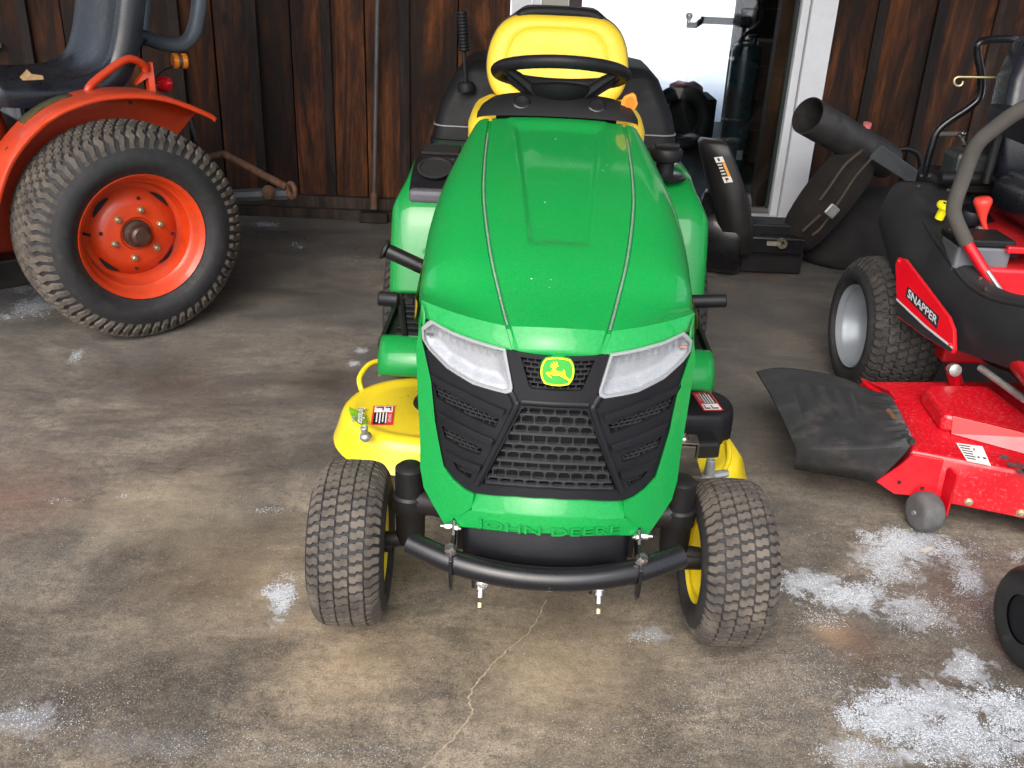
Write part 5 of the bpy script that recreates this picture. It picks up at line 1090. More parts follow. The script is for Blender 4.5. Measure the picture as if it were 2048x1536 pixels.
# ------------------------------------------------------------------ red zero-turn mower
RO_ = Vector((1.65, 2.5, 0))
rm = thing('zero_turn_mower', 'red and black zero-turn mower with black discharge chute', 'mower', RO_)
def rl(px, py, Y): return gy(px, py, Y) - RO_
def rz(px, py, z): return gz(px, py, z) - RO_
RRIM = [(0.122, 0.098), (0.134, 0.112), (0.137, 0.106), (0.128, 0.094), (0.122, 0.086), (0.119, 0.060), (0.113, 0.052), (0.110, 0.020), (0.098, 0.008), (0.045, 0.0), (0.040, 0.012), (0.0, 0.012)]
for s in (-1, 1):
    wheel(rm, 'drive_wheel', (s * 0.447, 0.40, 0.230), 0.230, 0.235, 0.132, 7, 48, RIMS, RUBD, RRIM, rotz=0.04, side=s, hl=0.008)
# deck
hx = 0.38
half = [(-0.645, 0.005), (-0.625, -0.11), (-0.705, -0.405), (-0.60, -0.440), (-0.385, -0.505), (-0.18, -0.60)]
dtop = [(-0.634, 0.034), (-0.60, -0.06), (-0.615, -0.30), (-0.640, -0.385), (-0.56, -0.415), (-0.385, -0.475), (-0.17, -0.565), (0.17, -0.565), (0.385, -0.475), (0.62, -0.40), (0.66, -0.1), (0.55, 0.05), (0.2, 0.08), (-0.2, 0.08)]
dz_ = 0.2
def dk_ring(k, z, dy=0.0): 
    out = []
    for i, (a, b) in enumerate(dtop):
        A = Vector(dtop[i - 1]); B = Vector(dtop[(i + 1) % len(dtop)]); t = (B - A).normalized(); n = Vector((-t.y, t.x)) * -1
        p = Vector((a, b)) + n * k; out.append((p.x, p.y, z))
    return out
rd_ = bpy.data.objects.new('cutting_deck', None); COL.objects.link(rd_); rd_.parent = rm
MB().loft([dk_ring(0.006, 0.075), dk_ring(0.004, 0.10), dk_ring(0.0, 0.188), dk_ring(-0.006, 0.197), dk_ring(-0.02, 0.200)]).build('deck_shell', FROSTRED, rd_, smooth=30, bevel=0.003)
MB().prism([(-0.705, 0.10), (-0.66, 0.075), (-0.60, 0.082), (-0.57, 0.10), (-0.57, 0.195), (-0.64, 0.195), (-0.66, 0.16)], lambda a, b, t: (a, -0.392 - 0.30 * (a + 0.66) + t, b), -0.003, 0.003).build('corner_plate', RED, rd_, smooth=0, bevel=0.001)
lip0, lip1 = rz(1722, 757, 0.215), rz(1800, 800, 0.205)
MB().add([lip0, rz(1735, 775, 0.20), rz(1795, 803, 0.20), rz(1778, 782, 0.222), lip0 + Vector((0.004, 0.004, 0)), rz(1735, 775, 0.20) + Vector((.004, .004, 0)), rz(1795, 803, 0.20) + Vector((.004, .004, 0)), rz(1778, 782, 0.222) + Vector((.004, .004, 0))], [(0, 1, 2, 3), (7, 6, 5, 4), (0, 4, 5, 1), (1, 5, 6, 2), (2, 6, 7, 3), (3, 7, 4, 0)]).build('rear_baffle', RED, rd_, smooth=0)
def rbox(name, top, bot, mat, par, bevel=0.006):
    n = len(top); MB().add(top + bot, [tuple(range(n)), tuple(range(2 * n - 1, n - 1, -1))] + [(i, (i + 1) % n, n + (i + 1) % n, n + i) for i in range(n)]).build(name, mat, par, smooth=0, bevel=bevel)
def down(P, z): return [Vector((p.x, p.y, z)) for p in P]
T = [rz(1888, 828, 0.246), rz(1850, 776, 0.246), rz(1858, 769, 0.246), rz(1975, 770, 0.246), rz(2075, 845, 0.246), rz(2075, 868, 0.246)]
rbox('belt_cover', T, down([p + Vector((-0.006, -0.004, 0)) for p in T], 0.2005), FROSTRED, rd_, 0.01)
T = [rz(1905, 832, 0.247), rz(1906, 829, 0.247), rz(2090, 872, 0.247), rz(2090, 876, 0.247)]
rbox('guard_strip', T, [rz(1902, 868, 0.2015), rz(1903, 865, 0.2015), rz(2090, 915, 0.2015), rz(2090, 919, 0.2015)], RED, rd_, 0.001)
MB().box(rz(1975, 715, 0.24) + Vector((0.05, 0.0, 0.04)), (0.40, 0.07, 0.10)).build('front_crossbeam', RED, rm, smooth=0, bevel=0.008)
MB().tube([rz(1960, 735, 0.30), rz(2050, 800, 0.28)], 0.010, 10).build('lift_rod', DULL, rm)
MB().tube([rz(1905, 735, 0.26), rz(1912, 770, 0.2)], 0.02, 8).build('deck_hanger', RED, rm)
MB().lathe([(0.018, 0), (0.018, 0.02), (0.008, 0.024), (0, 0.024)], 10, axis_m(rz(1905, 738, 0.27), (0, -1, 0.2))).build('hanger_bush', DULL, rm)
# white instruction label on the deck
p0, p1, p2, p3 = rz(1912, 886, 0.2012), rz(1965, 893, 0.2012), rz(1982, 932, 0.2012), rz(1934, 922, 0.2012)
def lab(u, v, dz=0.0): 
    a = p0.lerp(p1, u); b = p3.lerp(p2, u); q = a.lerp(b, v); return Vector((q.x, q.y, q.z + dz))
e = bpy.data.objects.new('instruction_label', None); COL.objects.link(e); e.parent = rd_
def lq(u0, v0, u1, v1, mat, dz, nm='label_print'):
    P = [lab(u0, v0, dz), lab(u1, v0, dz), lab(u1, v1, dz), lab(u0, v1, dz)]; rbox(nm, P, [p - Vector((0, 0, 0.0005)) for p in P], mat, e, 0)
lq(0, 0, 1, 1, DECW, 0.0006, 'label_sheet')
for k in range(6): lq(0.06, 0.10 + 0.14 * k, 0.48 - 0.05 * (k % 2), 0.15 + 0.14 * k, DECB, 0.0012)
lq(0.56, 0.20, 0.62, 0.32, DECB, 0.0012); lq(0.80, 0.62, 0.92, 0.70, DECB, 0.0012); lq(0.58, 0.62, 0.66, 0.70, DECB, .0012)
for k in range(5):
    c = rz(2010 + k * 12, 915 + k * 7 + (k % 2) * 8, 0.2005); q = [(c.x + r * math.cos(a), c.y + r * math.sin(a), c.z + 0.001) for a, r in [(j * 1.05, random.uniform(0.008, 0.02)) for j in range(6)]]
    MB().add(q, [tuple(range(6))]).build('grass_smear', pm('dry_clipping_%d' % k, (0.10, 0.05, 0.05), 0.95, var=0.5, scale=60), rd_, smooth=0, solid=0.001)
for (px, py) in ((1907, 962), (1936, 1002), (2040, 1024)):
    pt = rz(px, py, 0.13); mb = MB(); bolt(mb, pt + Vector((0, -0.004, 0)), (-0.25, -1, 0.15), 0.008, 0.006); mb.build('deck_bolt', pm('tan_bolt_%d' % px, (0.42, 0.34, 0.22), 0.4, metal=0.7), rd_)
for (px, py) in ((1797, 963), (1843, 975)):
    MB().box(rz(px, py, 0.13) + Vector((0, -0.004, 0)), (0.008, 0.004, 0.008), R=Matrix.Rotation(-0.27, 3, 'Z')).build('square_hole', DRKV, rd_, smooth=0)
# anti-scalp wheel
aw = rz(1847, 1058, 0.0); 
e = bpy.data.objects.new('gauge_wheel', None); COL.objects.link(e); e.parent = rm; e.location = (aw.x - 0.008, aw.y + 0.0, 0.052); e.rotation_euler = (0, 0, 0.25)
xlathe([(0.0, -0.030), (0.034, -0.030), (0.044, -0.027), (0.0505, -0.017), (0.052, 0.0), (0.0505, 0.017), (0.044, 0.027), (0.034, 0.030), (0.0, 0.030)], 32).build('roller', pm('grey_roller_rubber', (0.085, 0.085, 0.088), 0.75, var=0.35, scale=20, bump=0.3), e, smooth=50)
MB().prism([(-0.03, 0.0), (0.02, -0.01), (0.025, 0.10), (0.0, 0.125), (-0.03, 0.12)], lambda a, b, t: (0.042 + t, a, b), -0.003, 0.003).build('wheel_bracket', RED, e, smooth=0, bevel=0.002)
cyl(MB(), (-0.035, 0, 0), (0.05, 0, 0), 0.006).build('axle_bolt', DULL, e)
# discharge chute flap
ch = bpy.data.objects.new('discharge_chute', None); COL.objects.link(ch); ch.parent = rm
U = [rz(1513, 742, 0.185), rz(1560, 735, 0.195), rz(1625, 742, 0.205), rz(1690, 757, 0.212), rz(1745, 782, 0.218), rz(1778, 795, 0.222)]
Lw = [rz(1590, 893, 0.165), rz(1625, 893, 0.185), rz(1680, 893, 0.20), rz(1730, 892, 0.212), rz(1785, 888, 0.218), rz(1822, 884, 0.220)]
rows = []
NU = 30
uU, uL = spline(U, 14), spline(Lw, 14)
for i in range(len(uU)):
    row = []
    for j in range(41):
        v = j / 40; p = uU[i].lerp(uL[i], v); u_ = i / (len(uU) - 1)
        z = p.z + 0.010 * math.sin(math.pi * v) 
        if 0.22 < u_ < 0.62 and 0.25 < v < 0.72: z += 0.0055 * (0.5 + 0.5 * math.sin(u_ * 62))            # moulded ribs
        if u_ > 0.72: z += 0.0100 * (0.5 + 0.5 * math.sin(v * 60)) * smst(0.72, 0.95, u_)
        row.append((p.x, p.y, z))
    last = uL[i]; u_ = i / (len(uU) - 1)
    front = rz(1588 + (1754 - 1588) * u_, 938 + 28 * u_, 0.095)
    row += [tuple(last.lerp(front, 0.06) + Vector((0, -0.010, 0.002))), tuple(last.lerp(front, 0.2) + Vector((0, -0.012, 0))), tuple(last.lerp(front, 0.6) + Vector((0, -0.006, 0))), tuple(front)]
    rows.append(row)
MB().grid(rows).build('flap', FLAP, ch, smooth=50, solid=0.006)
sp_ = MB(); 
MB().tube([rz(1777, 822, 0.232), rz(1792, 842, 0.230)], 0.008, 10).build('spring_sleeve', RUST, ch)
for (x, y) in ((1778, 797), (1790, 828), (1808, 855), (1822, 880)):
    MB().tube([rz(x - 14, y - 8, 0.224), rz(x + 4, y + 4, 0.226)], 0.009, 8).build('hinge_knuckle', FLAP, ch)
cyl(MB(), rz(1778, 795, 0.226), rz(1826, 884, 0.224), 0.0045).build('hinge_pin', DULL, ch)
# body shell
ridge = [(1790, 366, 3.05), (1815, 392, 2.97), (1850, 436, 2.85), (1890, 496, 2.71), (1935, 556, 2.58), (1985, 588, 2.47), (2048, 601, 2.37), (2120, 612, 2.28)]
lower = [(1757, 450, 3.02), (1768, 488, 2.93), (1786, 545, 2.81), (1815, 640, 2.69), (1860, 672, 2.58), (1912, 699, 2.48), (1990, 727, 2.36), (2075, 755, 2.24)]
R_, L_ = spline([rl(*p) for p in ridge], 5), spline([rl(*p) for p in lower], 5)
rr_ = []
for i in range(len(R_)):
    u_ = i / (len(R_) - 1); dr_ = smst(0.40, 0.62, u_); a, b = R_[i], L_[i]
    ins = [a + Vector((0.24 - 0.17 * dr_, 0.02, -0.02 - 0.20 * dr_)), a + Vector((0.13 - 0.08 * dr_, 0.01, 0.004 - 0.10 * dr_)), a + Vector((0.040, 0.004, 0.008)), a + Vector((0.014, 0, 0.006)), a]
    for t in (0.12, 0.3, 0.5, 0.7, 0.88, 1.0):
        ins.append(a.lerp(b, t) + Vector((-0.020, -0.012, 0.0)) * math.sin(math.pi * t))
    ins.append(b + Vector((0.03, 0.03, -0.01)))
    rr_.append([tuple(p) for p in ins])
SHELL = pm('charcoal_body_plastic', (0.0125, 0.0135, 0.0160), 0.42, var=0.2, bump=0.2, bscale=600, dust=0.06, spec=0.4)
MB().grid(rr_).build('body_shell', SHELL, rm, smooth=40, solid=0.005)
MB().tube([p + Vector((-0.004, -0.006, -0.012)) for p in R_[10:]], 0.0065, 8).build('body_shell_ridge', SHELL, rm)
MB().box((0, 0.05, 0.33), (0.62, 0.75, 0.04)).build('foot_pan', BLKM, rm, smooth=0, bevel=0.01)
mb = MB().box((0.0, 0.42, 0.42), (0.62, 0.62, 0.22)); mb.build('chassis', RED, rm, smooth=0, bevel=0.01)
mb = MB().box((-0.20, 0.16, 0.41), (0.20, 0.22, 0.10)); mb.build('floor_hump', RED, rm, smooth=0, bevel=0.02)
MB().box((-0.16, 0.36, 0.585), (0.22, 0.50, 0.02)).build('console_plate', RED, rm, smooth=0, bevel=0.004)
# battery style box on the console
bx0 = rl(1962, 492, 2.64); 
MB().box((bx0.x + 0.01, bx0.y + 0.05, bx0.z - 0.075), (0.155, 0.12, 0.15)).build('storage_box', pm('slate_grey_plastic', (0.105, 0.11, 0.125), 0.5, var=0.1), rm, smooth=0, bevel=0.010)
MB().box((bx0.x + 0.01, bx0.y + 0.05, bx0.z + 0.010), (0.165, 0.13, 0.022)).build('box_lid', GRYP, rm, smooth=0, bevel=0.006)
# badge panel with lettering
A, B, C_ = gy(1797, 517, 2.74), gy(1800, 602, 2.67), gy(1912, 697, 2.44); nrm = (B - A).cross(C_ - A).normalized()
def onpl(px, py, lift=0.0):
    r = ray(px, py); t = (A - _c).dot(nrm) / r.dot(nrm); n2 = nrm if nrm.dot(r) < 0 else -nrm
    return _c + r * t + n2 * lift - RO_
def plq(name, pts, lift, mat, par, th=0.003, bevel=0.0):
    P = [onpl(a, b, lift) for a, b in pts]; Q = [onpl(a, b, lift - th) for a, b in pts]; n = len(P)
    return MB().add(P + Q, [tuple(range(n)), tuple(range(2 * n - 1, n - 1, -1))] + [(i, (i + 1) % n, n + (i + 1) % n, n + i) for i in range(n)]).build(name, mat, par, smooth=0, bevel=bevel)
BL = 0.010
bp_ = plq('badge_panel', [(1801, 515), (1795, 529), (1799, 634), (1850, 672), (1908, 708), (1913, 700), (1912, 660), (1902, 634), (1815, 519)], BL, RED, rm, 0.014, 0.002)
plq('badge_dark_edge', [(1799, 603), (1800, 632), (1850, 670), (1906, 705), (1911, 699), (1855, 656)], BL + 0.0008, DECB, bp_, 0.0006)
plq('badge_stripe', [(1798, 597), (1799, 602), (1855, 655), (1911, 699), (1911, 694), (1857, 651)], BL + 0.0016, DECS, bp_, 0.0006)
plq('name_plate', [(1820, 573), (1884, 634), (1879, 659), (1816, 594)], BL + 0.0010, DECB, bp_, 0.0006)
tv, tf = text_verts('SNAPPER', 0.1, 0.0, bold=0.002); wmx = max(abs(p[0]) for p in tv); hmx = max(abs(p[1]) for p in tv)
MB().add([onpl(1850 + p[0] / wmx * 29.5 - p[1] / hmx * -1.8, 615 + p[0] / wmx * 29.5 * 0.985 - p[1] / hmx * 9.0, BL + 0.0017) for p in tv], tf).build('name_lettering', pm('pale_lettering', (0.42, 0.42, 0.46), 0.5), bp_, smooth=0)
for (x, y) in ((1803, 523), (1906, 690)):
    MB().lathe([(0.005, 0), (0.005, 0.003), (0, 0.004)], 10, axis_m(onpl(x, y, BL), nrm if nrm.y < 0 else -nrm)).build('badge_rivet', DECR, bp_)
# console controls
def topo(px, py, Y): return rl(px, py, Y)
k0 = rl(1882, 428, 2.80)
kk = bpy.data.objects.new('blade_knob', None); COL.objects.link(kk); kk.parent = rm; kk.location = k0; kk.rotation_euler = (0.25, 0.1, 0)
MB().lathe([(0.013, -0.015), (0.013, 0.018), (0.022, 0.022), (0.024, 0.028), (0.022, 0.034), (0.0, 0.036)], 20).build('knob', YKNOB, kk)
for a in (0.5, -0.5): MB().box((0, 0, 0.0365), (0.016, 0.004, 0.002), R=Matrix.Rotation(a, 3, 'Z')).build('knob_mark', DECB, kk, smooth=0)
le = rl(1975, 470, 2.78); lt_ = rl(1966, 395, 2.78)
MB().tube(spline([le, le.lerp(lt_, 0.45) + Vector((-0.008, 0, 0)), lt_], 6), [0.007] * 5 + [0.009, 0.011, 0.014, 0.018, 0.022, 0.026, 0.026, 0.020][:8], 12).build('throttle_lever', pm('coral_plastic', (0.80, 0.055, 0.04), 0.4), rm, smooth=60)
MB().lathe([(0.035, 0), (0.035, 0.03), (0.028, 0.04), (0.026, 0.02), (0, 0.018)], 20, axis_m(rl(1935, 440, 2.82), (0, -0.3, 1))).build('cup_holder', BLKP, rm)
MB().tube([rl(1953, 462, 2.76), rl(1962, 463, 2.76)], 0.014, 10).build('key_switch', DULL, rm)
for (x, y, Y) in ((1836, 376, 2.98), (1896, 384, 2.92), (1898, 466, 2.72), (1958, 562, 2.56), (1970, 583, 2.50), (1842, 355, 3.02), (1858, 355, 3.02)):
    MB().lathe([(0.006, 0), (0.006, 0.004), (0, 0.006)], 8, axis_m(rl(x, y, Y) + Vector((0, 0, 0.006)), (0, -0.4, 1))).build('shell_screw', STEEL, rm)
# lap bar
pts = spline([rl(2120, 195, 2.45), rl(2048, 217, 2.50), rl(1990, 256, 2.55), rl(1950, 295, 2.58), (rl(1925, 360, 2.60)), rl(1908, 412, 2.61), rl(1912, 440, 2.61), rl(1932, 484, 2.61)], 7)
lb_ = MB().tube(pts, 0.0205, 16).build('lap_bar_grip', GRIP, rm)
MB().tube([rl(1930, 480, 2.61), rl(1965, 535, 2.59), rl(2004, 592, 2.55)], 0.0155, 14).build('lap_bar_stem', RED, rm)
MB().tube([rl(1975, 542, 2.57), rl(2008, 590, 2.53)], 0.006, 8).build('damper_rod', DULL, rm)
# seat
sx0 = 0.02
def srect(cx_, cy_, hx_, hy_, z, r): return [(cx_ + p[0], cy_ + p[1], z) for p in rect(hx_, -hy_, hy_, 0, r)]
st_ = bpy.data.objects.new('operator_seat', None); COL.objects.link(st_); st_.parent = rm
MB().loft([srect(0.03, 0.24, 0.20, 0.22, 0.62, 0.06), srect(0.03, 0.24, 0.23, 0.24, 0.65, 0.08), srect(0.03, 0.24, 0.235, 0.245, 0.71, 0.08), srect(0.03, 0.24, 0.21, 0.22, 0.745, 0.08), srect(0.03, 0.24, 0.12, 0.12, 0.735, 0.06)]).build('seat_cushion', SEATB, st_, smooth=60)
bk = []
for z, hx_, hy_, yy in ((0.68, 0.16, 0.04, 0.50), (0.72, 0.21, 0.065, 0.50), (0.85, 0.225, 0.07, 0.53), (1.0, 0.215, 0.065, 0.57), (1.10, 0.18, 0.055, 0.60), (1.15, 0.12, 0.03, 0.61)): bk.append(srect(0.03, yy, hx_, hy_, z, min(0.03, hy_ * 0.8)))
MB().loft(bk).build('seat_back', SEATB, st_, smooth=60)
MB().loft([srect(-0.215, 0.34, 0.035, 0.15, z, 0.03) for z in (0.86, 0.875, 0.915, 0.93)]).build('arm_rest', BLKP, st_, smooth=50)
cyl(MB(), (-0.215, 0.45, 0.70), (-0.215, 0.45, 0.87), 0.014).build('arm_post', BLKM, st_)
# engine and guard tube at the back
MB().box((0.05, 0.80, 0.48), (0.55, 0.36, 0.34)).build('engine_block', BLKM, rm, smooth=0, bevel=0.03)
MB().lathe([(0.17, 0.65), (0.17, 0.74), (0.13, 0.77), (0, 0.775)], 28, Matrix.Translation((0.08, 0.80, 0))).build('engine_shroud', BLKP, rm)
MB().box(rl(1950, 315, 3.05) + Vector((0.05, 0.05, -0.05)), (0.22, 0.12, 0.13)).build('air_box', pm('green_black_plastic', (0.022, 0.028, 0.026), 0.5), rm, smooth=0, bevel=0.02)
MB().tube([rl(1880, 356, 3.0), rl(2000, 358, 3.0)], 0.022, 12).build('rear_bar', BLKP, rm)
gt = spline([rl(1848, 352, 3.22), rl(1862, 296, 3.22), rl(1880, 256, 3.22), rl(1942, 212, 3.22), rl(1960, 190, 3.22), rl(1962, 150, 3.22), rl(1955, 105, 3.22), rl(1963, 83, 3.22), (rl(2022, 78, 3.26)), rl(2044, 90, 3.3), rl(2060, 130, 3.32), rl(2066, 260, 3.32)], 6)
MB().tube(gt, 0.0125, 12).build('guard_tube', BLKG, rm)
MB().tube([rl(1876, 268, 3.22), rl(1925, 268, 3.2)], 0.008, 8).build('guard_brace', GRIP, rm)
mb = MB(); bolt(mb, rl(1923, 272, 3.18), (0, -0.4, 1), 0.011, 0.012); mb.tube([rl(1923, 272, 3.18), rl(1928, 290, 3.18)], 0.006, 8); mb.build('guard_bolt', STEEL, rm)
wp = [rl(2070, 154, 3.16), rl(1990, 155, 3.16), rl(1922, 154, 3.16)]
lpz = [rl(1917 + 9 * math.cos(a), 163 + 9 * math.sin(a), 3.16) for a in [math.radians(-95 - 30 * k) for k in range(10)]]
MB().tube(wp + lpz, 0.0035, 8).build('wire_pin', pm('yellow_zinc_wire', (0.55, 0.47, 0.26), 0.4, metal=0.7), rm)
# front casters
for s, cxw in ((-1, gz(2064, 1338).x - RO_.x), (1, -(gz(2064, 1338).x - RO_.x))):
    cy_ = gz(2064, 1338).y - RO_.y + 0.02
    e = bpy.data.objects.new('caster_wheel', None); COL.objects.link(e); e.parent = rm; e.location = (cxw, cy_, 0.112); e.rotation_euler = (0, 0, 0.08)
    xlathe([(0.05, -0.045), (0.07, -0.050), (0.095, -0.046), (0.107, -0.032), (0.112, -0.012), (0.112, 0.012), (0.107, 0.032), (0.095, 0.046), (0.07, 0.050), (0.05, 0.045)], 40).build('tyre', pm('smooth_caster_rubber_%d' % s, (0.012, 0.0125, 0.015), 0.45, var=0.35, scale=10, bump=0.2, dirt=(0.12, 0.11, 0.09), dirt_amt=0.08, dirt_scale=14), e, smooth=60)
    xlathe([(0.0, -0.035), (0.05, -0.040), (0.05, 0.040), (0.0, 0.035)], 24).build('rim', BLKP, e)
    MB().box((-s * 0.064, 0.01, 0.075), (0.008, 0.04, 0.17)).build('fork_leg', BLKG, e, smooth=0, bevel=0.003)
    MB().box((-s * 0.03, 0.01, 0.16), (0.08, 0.05, 0.01)).build('fork_top', BLKG, e, smooth=0, bevel=0.003)
    cyl(MB(), (cxw, cy_ + 0.01, 0.27), (cxw, cy_ + 0.01, 0.38), 0.028).build('caster_post', RED, rm)
    MB().tube([(cxw, cy_ + 0.01, 0.345), (cxw * 0.85, cy_ + 0.25, 0.345), (cxw * 0.62, cy_ + 0.55, 0.36), (cxw * 0.5, 0.1, 0.36)], 0.026, 10).build('front_arm', RED, rm)
# the other side of the body, out of the photograph's frame, mirrors this one
for ob in [o for o in rm.children if o.name.split('.')[0] in ('body_shell', 'body_shell_ridge', 'lap_bar_grip', 'lap_bar_stem')]:
    c = ob.copy(); COL.objects.link(c); c.parent = rm; c.scale = (-1, 1, 1)
# ------------------------------------------------------------------ grass collector leaning by the door
gb = thing('grass_collector', 'dark grass collector with round chute tube leaning by the door frame', 'grass collector', (0, 0, 0))
a, b = gy(1615, 231, 4.05), gy(1772, 322, 4.32)
M = axis_m(a, b - a); L = (b - a).length
MB().lathe([(0.078, L), (0.078, 0.0), (0.0745, 0.0), (0.0745, L * 0.98), (0, L * 0.98)], 36, M, capends=False).build('chute_tube', pm('scuffed_grey_tube', (0.034, 0.031, 0.030), 0.6, var=0.35, scale=12, dirt=(0.10, 0.092, 0.088), dirt_amt=0.2, dirt_scale=9), gb)
def slab(name, P, mat, th, bevel=0.004):
    P = [Vector(p) for p in P]; n = (P[1] - P[0]).cross(P[2] - P[0]).normalized() * th; k = len(P)
    return MB().add(P + [p + n for p in P], [tuple(range(k))[::-1], tuple(range(k, 2 * k))] + [(i, (i + 1) % k, k + (i + 1) % k, k + i) for i in range(k)]).build(name, mat, gb, smooth=0, bevel=bevel)
slab('support_bar', [gy(1742, 318, 4.05), gy(1764, 291, 4.05), gy(1852, 352, 4.15), gy(1826, 372, 4.15)], pm('grey_bar_metal', (0.075, 0.08, 0.085), 0.5, var=0.2), 0.02)
MB().lathe([(0.018, 0), (0.018, 0.02), (0, 0.022)], 12, axis_m(gy(1733, 255, 4.2), (0, -0.2, 1))).build('pink_cap', pm('pink_plastic', (0.75, 0.22, 0.22), 0.5), gb)
MB().tube(spline([gy(1780, 302, 4.35), gy(1815, 298, 4.35), gy(1838, 312, 4.35), gy(1842, 350, 4.35)], 5), 0.012, 8).build('carry_handle', BLKM, gb)
def blob(name, secs, mat, n=22, wob=0.05, seed=0.0):
    rings = []
    for i, (px, py, Y, rx, rz_, tilt) in enumerate(secs):
        c = gy(px, py, Y); ring_ = []
        for k in range(n):
            q = 2 * math.pi * k / n; w = 1 + wob * mnoise.noise((math.cos(q) * 1.6 + seed, math.sin(q) * 1.6, i * 0.8)) * 2
            ring_.append((c.x + rx * w * math.cos(q) * math.cos(tilt), c.y + rz_ * w * math.sin(q), c.z + rx * w * math.cos(q) * math.sin(tilt)))
        rings.append(ring_)
    return MB().loft(rings).build(name, mat, gb, smooth=70, subd=1)
t45 = math.radians(-40)
CANB = pm('brown_black_canvas', (0.014, 0.0105, 0.0085), 0.95, var=0.45, scale=10, bump=0.6, bscale=500, dirt=(0.040, 0.029, 0.021), dirt_amt=0.25, dirt_scale=6)
blob('collector_bag', [(1733, 302, 4.20, 0.05, 0.05, t45), (1722, 312, 4.18, 0.095, 0.08, t45), (1692, 350, 4.16, 0.108, 0.11, t45), (1655, 394, 4.16, 0.112, 0.12, t45), (1618, 440, 4.18, 0.105, 0.12, t45), (1592, 474, 4.2, 0.092, 0.10, t45), (1584, 484, 4.2, 0.06, 0.05, t45)], CANB, seed=1.0)
for pts in ([(1725, 300, 4.05), (1690, 330, 4.02), (1660, 372, 4.0), (1640, 400, 4.0)], [(1742, 318, 4.05), (1712, 352, 4.0), (1680, 400, 3.98), (1645, 452, 4.0), (1625, 470, 4.02)], [(1640, 430, 4.0), (1605, 462, 4.02)]):
    MB().tube(spline([gy(*p) for p in pts], 8), 0.0055, 8).build('bag_seam', pm('seam_cloth', (0.07, 0.055, 0.045), 0.9, var=0.3), gb)
blob('lower_bag', [(1770, 372, 4.45, 0.05, 0.06, 0), (1740, 400, 4.45, 0.17, 0.16, 0), (1715, 440, 4.42, 0.23, 0.20, 0), (1690, 490, 4.40, 0.25, 0.22, 0), (1680, 518, 4.40, 0.22, 0.20, 0), (1678, 524, 4.40, 0.12, 0.1, 0)], pm('black_bag_cloth', (0.014, 0.012, 0.013), 0.9, var=0.4, scale=8, bump=0.5, bscale=300), seed=4.0)
c = gy(1664, 422, 3.93)
lt2 = MB().box(c, (0.05, 0.012, 0.05), R=Matrix.Rotation(0.6, 3, 'Y')).build('bag_latch', DULL, gb, smooth=0, bevel=0.006)
# blower housing
bh = bpy.data.objects.new('blower_housing', None); COL.objects.link(bh); bh.parent = gb
ctr = gy(1452, 440, 4.15); dvec = Vector((1, -0.30, 0.0)).normalized()
MB().lathe([(0.0, -0.120), (0.15, -0.120), (0.177, -0.105), (0.182, -0.08), (0.182, 0.06), (0.174, 0.085), (0.15, 0.095), (0.0, 0.098)], 44, axis_m((ctr.x, ctr.y, 0.182), dvec)).build('drum', BLKG, bh, smooth=40)
MB().lathe([(0.0, -0.19), (0.12, -0.19), (0.15, -0.18), (0.155, -0.16), (0.155, -0.121)], 40, axis_m((ctr.x, ctr.y, 0.16), dvec), capends=False).build('inlet_ring', BLKP, bh, smooth=40)
up = []
for (px, py, hw, hd) in ((1468, 508, 0.045, 0.05), (1468, 492, 0.066, 0.07), (1466, 450, 0.072, 0.078), (1458, 400, 0.074, 0.075), (1445, 350, 0.070, 0.06), (1433, 308, 0.064, 0.05), (1427, 286, 0.058, 0.045), (1425, 279, 0.044, 0.033)):
    q = gy(px, py, 4.04); up.append([(q.x + u_ * hw, q.y + v_ * hd + 0.02 * u_ * -1, q.z) for u_, v_ in [(-1, -0.8), (-0.8, -1), (0.8, -1), (1, -0.8), (1, 0.8), (0.8, 1), (-0.8, 1), (-1, 0.8)]])
MB().loft(up).build('outlet_spout', pm('worn_black_spout', (0.0075, 0.0068, 0.007), 0.42, var=0.3, dust=0.5, dustcol=(0.10, 0.065, 0.05)), bh, smooth=60)
def spd(px, py, lift=0.0): return gy(px, py, 3.985 - lift - (py - 315) * 0.00028)
e = bpy.data.objects.new('warning_label', None); COL.objects.link(e); e.parent = bh
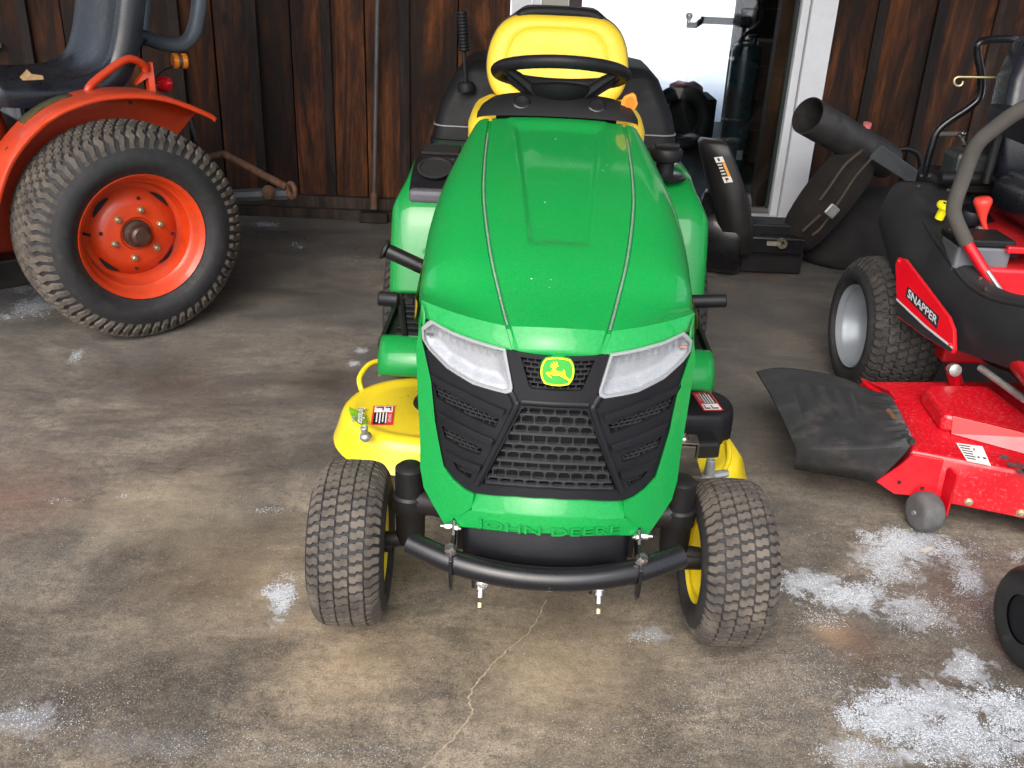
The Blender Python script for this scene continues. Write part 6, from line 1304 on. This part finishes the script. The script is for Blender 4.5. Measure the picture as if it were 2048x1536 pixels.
def dq(pts, mat, lift, nm='label_print'):
    P = [spd(x, y, lift) for x, y in pts]; Q = [p + Vector((0, 0.001, 0)) for p in P]; n = len(P)
    MB().add(P + Q, [tuple(range(n)), tuple(range(2 * n - 1, n - 1, -1))] + [(i, (i + 1) % n, n + (i + 1) % n, n + i) for i in range(n)]).build(nm, mat, e, smooth=0)
def ql(u0, v0, u1, v1):
    f = lambda u, v: (1428 + 17 * u + 21 * v, 315 - 2 * u + 51 * v - 0 * u)
    return [f(u0, v0), f(u1, v0), f(u1, v1), f(u0, v1)]
dq(ql(0, 0, 1, 1), DECO, 0.002, 'label_sheet'); dq(ql(0, 0, 1, 0.2), DECW, 0.004); dq(ql(0, 0.78, 1, 1), DECW, 0.004); dq(ql(0.0, 0.22, 0.68, 0.76), DECB, 0.004)
dq(ql(0.3, 0.04, 0.55, 0.16), DECB, 0.006); dq(ql(0.25, 0.82, 0.65, 0.90), DECB, 0.006); dq(ql(0.3, 0.90, 0.4, 0.97), DECB, 0.006)
for k in range(4): dq(ql(0.08, 0.28 + 0.12 * k, 0.55, 0.32 + 0.12 * k), DECW, 0.006)
cc_ = gy(1545, 486, 4.05)
MB().box((cc_.x, cc_.y + 0.08, 0.145), (0.30, 0.10, 0.075)).build('mount_beam', BLKG, gb, smooth=0, bevel=0.008)
MB().box((cc_.x, cc_.y + 0.16, 0.20), (0.26, 0.14, 0.05)).build('mount_plate', BLKP, gb, smooth=0, bevel=0.008)
MB().box((cc_.x + 0.02, cc_.y + 0.17, 0.053), (0.30, 0.18, 0.106)).build('mount_skid', BLKM, gb, smooth=0, bevel=0.01)
q = gy(1560, 487, 3.97); mb = MB().box((q.x, q.y + 0.10, q.z - 0.03), (0.06, 0.012, 0.018)); mb.lathe([(0.022, -0.012), (0.022, 0.012), (0.012, 0.012), (0.012, -0.012)], 14, axis_m((q.x + 0.035, q.y + 0.095, q.z - 0.026), (0, 1, 0)), capends=False)
mb.build('draw_latch', pm('pale_latch_metal', (0.42, 0.39, 0.32), 0.4, metal=0.7), gb, smooth=30)
